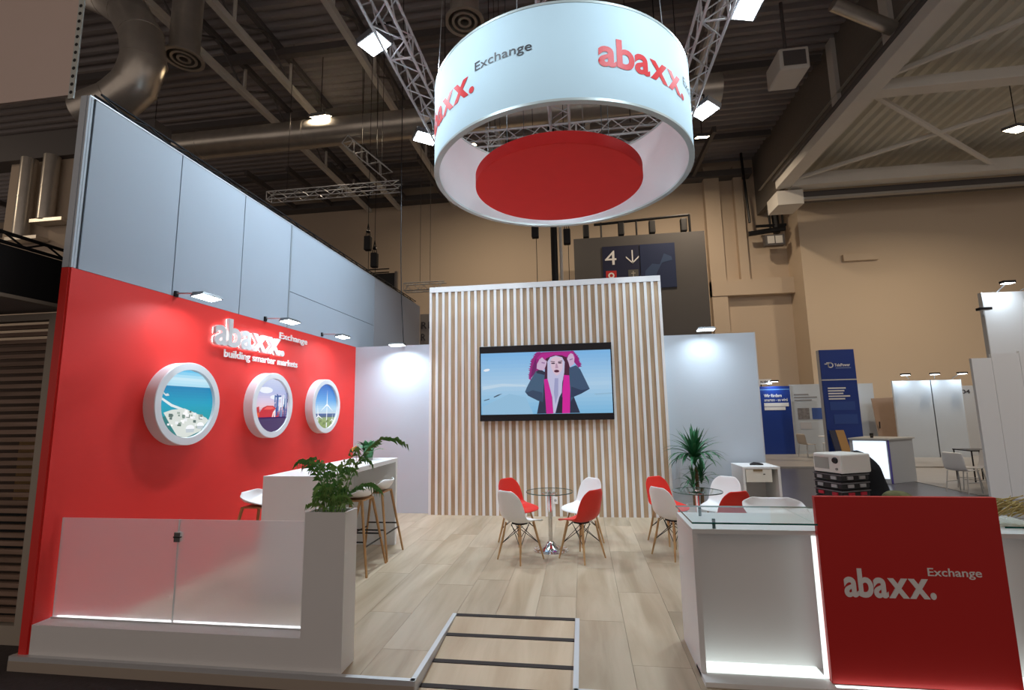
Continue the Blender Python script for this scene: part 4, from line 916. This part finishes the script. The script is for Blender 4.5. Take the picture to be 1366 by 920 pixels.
# ---- stands at the right
def fr(px, y): return px
def panelthing(name, label, cat, x0, x1, y, z1, m, th=.05, z0=-.05, group=None, frame=True):
    o = thing(name, label, cat, ((x0+x1)/2, y, z0), group=group); obj('panel', box(x0, x1, y, y+th, z0, z1), m, o, world=True)
    if frame:
        for x in (x0-.02, x1): obj('profile', box(x, x+.02, y-.01, y+th+.01, z0, z1+.01), ALU, o, world=True)
    return o
K = 20.4/18.
bw = panelthing('blue_poster_wall', 'blue poster wall of the stand behind the white wall end', 'poster', 6.93, 8.07, 20.4, 2.57, BLUE)
place_text('heading', text_mesh('Wir fördern', 7.1, 7.75, 2.14, 2.27, .004, .02), LET_W, lambda u, v, w: (u, 20.395-w, v), bw); place_text('heading', text_mesh('smarten - so wird', 7.1, 7.95, 1.98, 2.10, .004, .01), LET_W, lambda u, v, w: (u, 20.395-w, v), bw)
obj('white_bar', box(7.08, 7.98, 20.39, 20.4, 1.78, 1.92), LET_W, bw, world=True); obj('white_bar', box(7.08, 7.85, 20.39, 20.4, 1.64, 1.76), LET_W, bw, world=True)
obj('pale_stripe', box(6.94, 8.06, 20.392, 20.4, 2.42, 2.46), mat('pale_blue', (.10, .25, .6), .5), bw, world=True)
gw = panelthing('white_poster_wall', 'white poster wall with two small pictures beside the blue banner', 'poster', 8.10, 9.75, 20.45, 2.62, OFFW)
for k, (z, x1) in enumerate(((2.20, 8.75), (2.09, 9.05), (1.98, 8.85))): obj('text_line', box(8.22, x1, 20.44, 20.45, z, z+.05), mat('print_grey', (.25, .25, .27), .6), gw, world=True)
obj('photo', box(8.30, 8.72, 20.44, 20.45, 1.27, 1.70), mat('print_photo', (.22, .21, .22), .6, noise=.8, nscale=9), gw, world=True); obj('blue_print', box(8.82, 9.24, 20.44, 20.45, 1.27, 1.70), mat('print_blue', (.05, .11, .36), .5), gw, world=True)
obj('pale_print', box(9.3, 9.7, 20.44, 20.45, .75, 1.22), mat('print_pale', (.20, .32, .5), .5), gw, world=True); obj('text_block', box(8.35, 8.75, 20.44, 20.45, .9, 1.15), mat('print_pale_grey', (.55, .56, .6), .6), gw, world=True)
ts = thing('stand_number_sign', 'small white stand number plate above the blue poster wall', 'sign', (6.98, 20.3, 2.60)); obj('plate', box(-.12, .42, 0, .03, .05, .25), LET_W, ts); place_text('lettering', text_mesh('N.104', 6.98, 7.25, 2.70, 2.79, .004, .03), LET_D, lambda u, v, w: (u, 20.295-w, v), ts); obj('bracket', box(0, .04, 0, .03, -.03, .05), BLACKM, ts)
tb_ = thing('blue_banner_tower', 'tall dark blue banner tower with white logo and text', 'banner', (8.45, 17.5, -.05))
f_ = 17.5/18.
def s18(x, z): return (x*f_, 1.742+(z-1.742)*f_)
bx0, bz = s18(8.19, 3.68); bx1, bm_ = s18(9.28, 2.645)
obj('upper_banner', box(bx0, bx1, 17.5, 17.56, bm_+.02, bz), BLUE, tb_, world=True); obj('lower_banner', box(bx0, bx1, 17.5, 17.56, -.05, bm_-.02), BLUE, tb_, world=True); obj('joint_bar', box(bx0, bx1, 17.49, 17.57, bm_-.02, bm_+.02), ALU, tb_, world=True)
for x in (bx0, bx1-.03): obj('support', box(x, x+.03, 17.56, 17.75, -.05, bz), ALU, tb_, world=True)
place_text('brand_name', text_mesh('TelePower', bx0+.42, bx0+.90, bm_+.44, bm_+.54, .004, .02), LET_W, lambda u, v, w: (u, 17.495-w, v), tb_)
lg = MB().box(bx0+.12, bx0+.22, 17.492, 17.499, bm_+.52, bm_+.545).box(bx0+.18, bx0+.34, 17.492, 17.499, bm_+.555, bm_+.585).box(bx0+.22, bx0+.25, 17.492, 17.499, bm_+.42, bm_+.56)
lg.lathe([(.06, 0), (.09, 0), (.09, .006), (.06, .006)], (bx0+.30, 17.492, bm_+.49), 18, 0, 'y', close=True); obj('logo_mark', lg, LET_W, tb_, world=True)
obj('text_line', box(bx0+.45, bx0+.92, 17.492, 17.5, bm_+.38, bm_+.40), mat('print_pale_blue', (.3, .4, .65), .5), tb_, world=True)
for k, w in enumerate((.55, .50, .46, .66, .50)): obj('text_line', box(bx0+.14, bx0+.14+w, 17.492, 17.5, bm_-.30-.088*k, bm_-.255-.088*k), LET_W, tb_, world=True)
obj('text_box', box(bx0+.16, bx0+.92, 17.492, 17.5, bm_-1.0, bm_-.72), BLUEL, tb_, world=True); obj('text_box', box(bx0+.24, bx0+.95, 17.492, 17.5, bm_-1.45, bm_-1.14), BLUEL, tb_, world=True)
panelthing('white_stand_wall', 'white stand wall with a leaning brown door in front', 'stand wall', 9.80, 11.3, 20.9, 2.62, OFFW)
bd = thing('brown_door_leaf', 'brown door leaf leaning at the white stand wall', 'door leaf', (11.35, 20.2, -.05)); obj('leaf', MB().hexa([(10.95, 20.1, -.05), (11.85, 20.1, -.05), (11.85, 20.14, -.05), (10.95, 20.14, -.05), (10.95, 20.4, 2.02), (11.75, 20.4, 2.05), (11.75, 20.44, 2.05), (10.95, 20.44, 2.02)]), BROWN, bd, world=True); stick('handle', (-.33, .0, .95), (-.33, -.02, 1.2), .02, BLACKM, bd)
for a, b, y, nm in ((10.95, 12.15, 19.0, 'white partition panel left of the two lit by arm spotlights'), (12.17, 13.1, 19.0, 'white partition panel right of the two lit by arm spotlights')): panelthing('partition_panel', nm, 'partition', a, b, y, 2.6, OFFW, group='lit white partitions')
pr = panelthing('grey_partition', 'narrow grey partition behind the metal-legged chairs', 'partition', 13.2, 14.3, 19.5, 2.4, mat('partition_grey', (.5, .52, .55), .5))
place_text('number', text_mesh('S04', 13.3, 13.7, 2.12, 2.26, .004, .02), LET_D, lambda u, v, w: (u, 19.49-w, v), pr)
def far_spot(label, x, y, z, dx, lens=True, power=6):
    o = thing('stand_spotlight', label, 'spotlight', (x, y, z), group='spotlights on the far stands'); stick('arm', (0, .3, 0), (dx*.6, 0, .16), .015, STEEL, o, 6); obj('head', box(dx*.6-.13, dx*.6+.13, -.09, .05, .13, .19), BLACKM, o)
    obj('lens', box(dx*.6-.11, dx*.6+.11, -.08, .04, .122, .13), SPOTE if lens else STEEL, o)
    if lens: l = light('beam', 'AREA', (dx*.6, 0, .10), (dx*.6, .4, -1), power, COOL, .2); l.parent = o
far_spot('left arm spotlight over the lit white partitions', 11.5, 18.7, 2.65, -.5, True, 5); far_spot('middle arm spotlight over the lit white partitions', 12.3, 18.7, 2.65, -.3, True, 5); far_spot('bright arm spotlight at the right end of the lit partitions', 12.85, 18.7, 2.65, .2, True, 4)
far_spot('small spotlight over the blue poster wall', 7.3, 20.1, 2.6, .2, True, 5); far_spot('small spotlight right of the tall blue banner', 10.2, 20.6, 2.62, -.2, True, 5)
# light counter with lit screen
lc = thing('display_counter', 'grey display counter with a bright lit front panel', 'counter', (7.3, 13.4, -.09), 0)
obj('body', MB().hexa([(6.50, 13.25, -.09), (7.20, 12.95, -.09), (8.0, 13.4, -.09), (7.3, 14.0, -.09), (6.50, 13.25, .93), (7.20, 12.95, .93), (8.0, 13.4, .93), (7.3, 14.0, .93)]), mat('counter_grey', (.46, .48, .5), .5), lc, world=True)
obj('top', MB().hexa([(6.46, 13.22, .93), (7.20, 12.9, .93), (8.06, 13.4, .93), (7.3, 14.05, .93), (6.46, 13.22, .965), (7.20, 12.9, .965), (8.06, 13.4, .965), (7.3, 14.05, .965)]), mat('counter_top_grey', (.52, .52, .5), .5), lc, world=True)
obj('lit_panel', MB().hexa([(6.56, 13.216, .02), (7.16, 12.958, .02), (7.164, 12.966, .02), (6.564, 13.224, .02), (6.56, 13.216, .90), (7.16, 12.958, .90), (7.164, 12.966, .90), (6.564, 13.224, .90)]), mat('lit_panel', (1, 1, 1), .4, emit=1.0, ecol=(.72, .86, 1)), lc, world=True)
obj('corner_strip', box(7.185, 7.215, 12.93, 12.96, -.09, .92), mat('strip_purple', (.10, .08, .35), .4), lc, world=True)
cupo = thing('paper_cup', 'small dark cup on the display counter', 'cup', (7.02, 13.25, .965)); obj('cup', MB().lathe([(0, 0), (.03, 0), (.042, .11), (.037, .11), (.027, .008), (0, .008)], n=20), BLACK, cupo, smooth=True); obj('sleeve', MB().lathe([(.034, .03), (.04, .075)], n=20), mat('cup_sleeve', (.05, .04, .03), .7), cupo)
lb = thing('leaning_boards', 'dark and tan boards leaning at the foot of the blue tower', 'board', (8.2, 17.0, -.05)); obj('dark_board', MB().hexa([(7.95, 16.9, -.05), (8.12, 16.9, -.05), (8.12, 16.95, -.05), (7.95, 16.95, -.05), (7.92, 17.3, .98), (8.1, 17.3, .98), (8.1, 17.34, .98), (7.92, 17.34, .98)]), NAVY, lb, world=True); obj('tan_board', MB().hexa([(8.13, 16.9, -.05), (8.4, 16.9, -.05), (8.4, 16.95, -.05), (8.13, 16.95, -.05), (8.11, 17.3, .98), (8.36, 17.3, .98), (8.36, 17.34, .98), (8.11, 17.34, .98)]), mat('tan', (.35, .20, .07), .6), lb, world=True)
# chairs and table on the far stand
def side_chair(label, x, y, rz, m, z=-.05):
    o = thing('side_chair', label, 'chair', (x, y, z), rz, 'plain chairs on the far stands')
    rows = [[(u*.21, yy, zz+.012*u*u) for u in (-1, -.5, 0, .5, 1)] for yy, zz in ((.22, .44), (.18, .46), (0, .45), (-.16, .45), (-.20, .50), (-.22, .66), (-.25, .84))]
    shell_obj('seat_shell', rows, m, o, .02)
    for sx in (-1, 1):
        stick('leg', (sx*.18, .16, .44), (sx*.2, .2, 0), .011, STEEL, o, 6); stick('leg', (sx*.18, -.15, .44), (sx*.2, -.22, 0), .011, STEEL, o, 6); stick('stretcher', (sx*.19, .17, .22), (sx*.19, -.18, .22), .008, STEEL, o, 6)
    return o
side_chair('beige chair in front of the blue poster wall', 8.0, 19.2, -1.2, mat('beige_plastic', (.52, .46, .40), .5)); side_chair('pale chair half behind the white stand table', 9.0, 19.6, 1.9, mat('pale_plastic', (.6, .58, .56), .5))
o = thing('stand_table', 'small white round table beside the blue tower', 'table', (8.62, 18.7, -.05)); obj('top', MB().lathe([(0, .74), (.40, .74), (.40, .77), (0, .77)], n=32), WHITE, o); stick('pole', (0, 0, .02), (0, 0, .74), .04, STEEL, o, 12); obj('base', MB().lathe([(0, 0), (.25, 0), (.25, .02), (0, .03)], n=28), STEEL, o)
side_chair('white metal-legged chair nearer the tall white panels', 7.86, 11.7, -1.15, WHPL, -.085); side_chair('white metal-legged chair tucked against the tall white panels', 8.33, 12.15, 1.2, WHPL, -.085); 
o = thing('dark_table', 'dark-framed table standing behind the metal-legged chairs', 'table', (9.35, 13.4, -.085)); obj('top', box(-.3, .3, -.3, .3, .72, .745), BLACKM, o); [stick('leg', (x, y, 0), (x, y, .72), .015, BLACKM, o) for x in (-.28, .28) for y in (-.28, .28)]
# tall white panels at the right edge
for a, b, c, nm in ((7.84, 8.2, 2.66, 'tall white panel leftmost at the right picture edge'), (8.206, 8.70, 2.74, 'tall white panel second at the right picture edge'), (8.706, 9.6, 2.78, 'white panel cut by the right picture edge')):
    panelthing('tall_panel', nm, 'panel', a, b, 11.0, c, mat('tall_white', (.84, .87, .90), .5), .06, -.1, 'tall white panels at the right', frame=False)
hp = panelthing('high_white_wall', 'high white wall with spotlights above the tall panels at right', 'stand wall', 9.85, 12.5, 13.2, 4.45, mat('tall_white', (.84, .87, .90), .5), .1, -.1)
far_spot('bright spotlight on top of the high white wall', 10.15, 12.85, 4.45, .0, True, 7); far_spot('unlit spotlight on top of the high white wall', 10.65, 12.85, 4.45, .2, False); far_spot('unlit spotlight on the left edge of the high white wall', 9.86, 13.0, 3.85, -.3, False)
obj('blue_print', box(10.75, 11.6, 13.17, 13.2, 1.9, 2.6), BLUEL, hp, world=True)

# ---- neighbour stand at the left edge
sc = thing('slatted_screen', 'brown horizontal slat screen of the neighbouring stand at the left', 'screen', (-5.2, 3.72, -.1))
obj('frame_post', box(-4.74, -4.62, 3.68, 3.76, -.1, 2.70), BEIGEF, sc, world=True); obj('top_rail', box(-6.4, -4.74, 3.68, 3.76, 2.64, 2.70), BEIGEF, sc, world=True); obj('bottom_rail', box(-6.4, -4.74, 3.68, 3.76, -.1, .05), BEIGEF, sc, world=True)
for k in range(38): obj('slat', box(-6.4, -4.74, 3.70, 3.735, .07+.0675*k, .107+.0675*k), BRSLAT, sc, world=True)
o = thing('stand_cupboard', 'dark brown cupboard with warm items behind the slat screen', 'cupboard', (-5.6, 4.4, -.1)); obj('body', box(-.9, .75, 0, .4, 0, 2.7), mat('cupboard_brown', (.10, .06, .04), .7), o); obj('warm_items', box(-.1, .62, -.12, 0, 1.0, 1.65).box(.2, .68, -.12, 0, .35, .75), GOLD, o); obj('dark_items', box(-.4, .3, -.2, -.02, .6, .95), BLACK, o)
cn = thing('stand_canopy', 'black canopy fascia above the slat screen at the left edge', 'canopy', (-5.5, 3.1, 2.72))
obj('fascia', box(-4.66, -4.60, 2.2, 3.80, 2.76, 3.16), BLACK, cn, world=True); obj('soffit', box(-6.6, -4.66, 2.2, 3.80, 2.74, 2.78), mat('soffit_grey', (.42, .38, .35), .7), cn, world=True); obj('bottom_trim', box(-4.665, -4.595, 2.2, 3.80, 2.735, 2.765), BEIGEF, cn, world=True)
for z in (3.18, 3.26): stick('top_rail', (.9, -.9, z-2.72), (.9, .7, z-2.72), .015, BLACKM, cn, 6)
for k in range(10): stick('brace', (.9, -.9+k*.16, .46 if k % 2 else .54), (.9, -.74+k*.16, .54 if k % 2 else .46), .009, BLACKM, cn, 5)
f4 = .8
sb = thing('beige_fascia_sign', 'big beige fascia sign with perforated white edge in upper left corner', 'sign', (-5.8, 4.0, 5.12))
obj('panel', box(-7.2, -5.22, 4.0, 4.03, 5.125, 6.9), SIGNB, sb, world=True); pe = obj('perforated_edge', box(-5.22, -5.155, 3.985, 4.0, 5.07, 6.9), mat('edge_white', (.55, .58, .55), .5), sb, world=True)
for k in range(18): obj('hole', MB().lathe([(0, 0), (.019, 0), (.019, .003), (0, .003)], (-5.187, 3.981, 5.14+.092*k), 12, 0, 'y'), BLACK, pe, world=True)
place_text('lettering', text_mesh('E', -6.52, -6.205, 5.50, 5.74, .004, .02), LET_D, lambda u, v, w: (u, 3.997-w, v), sb)
for x in (-6.8, -5.5): stick('hanger', (x+5.8, .12, 1.7), (x+5.8, .12, 8), .02, BLACKM, sb, 6)
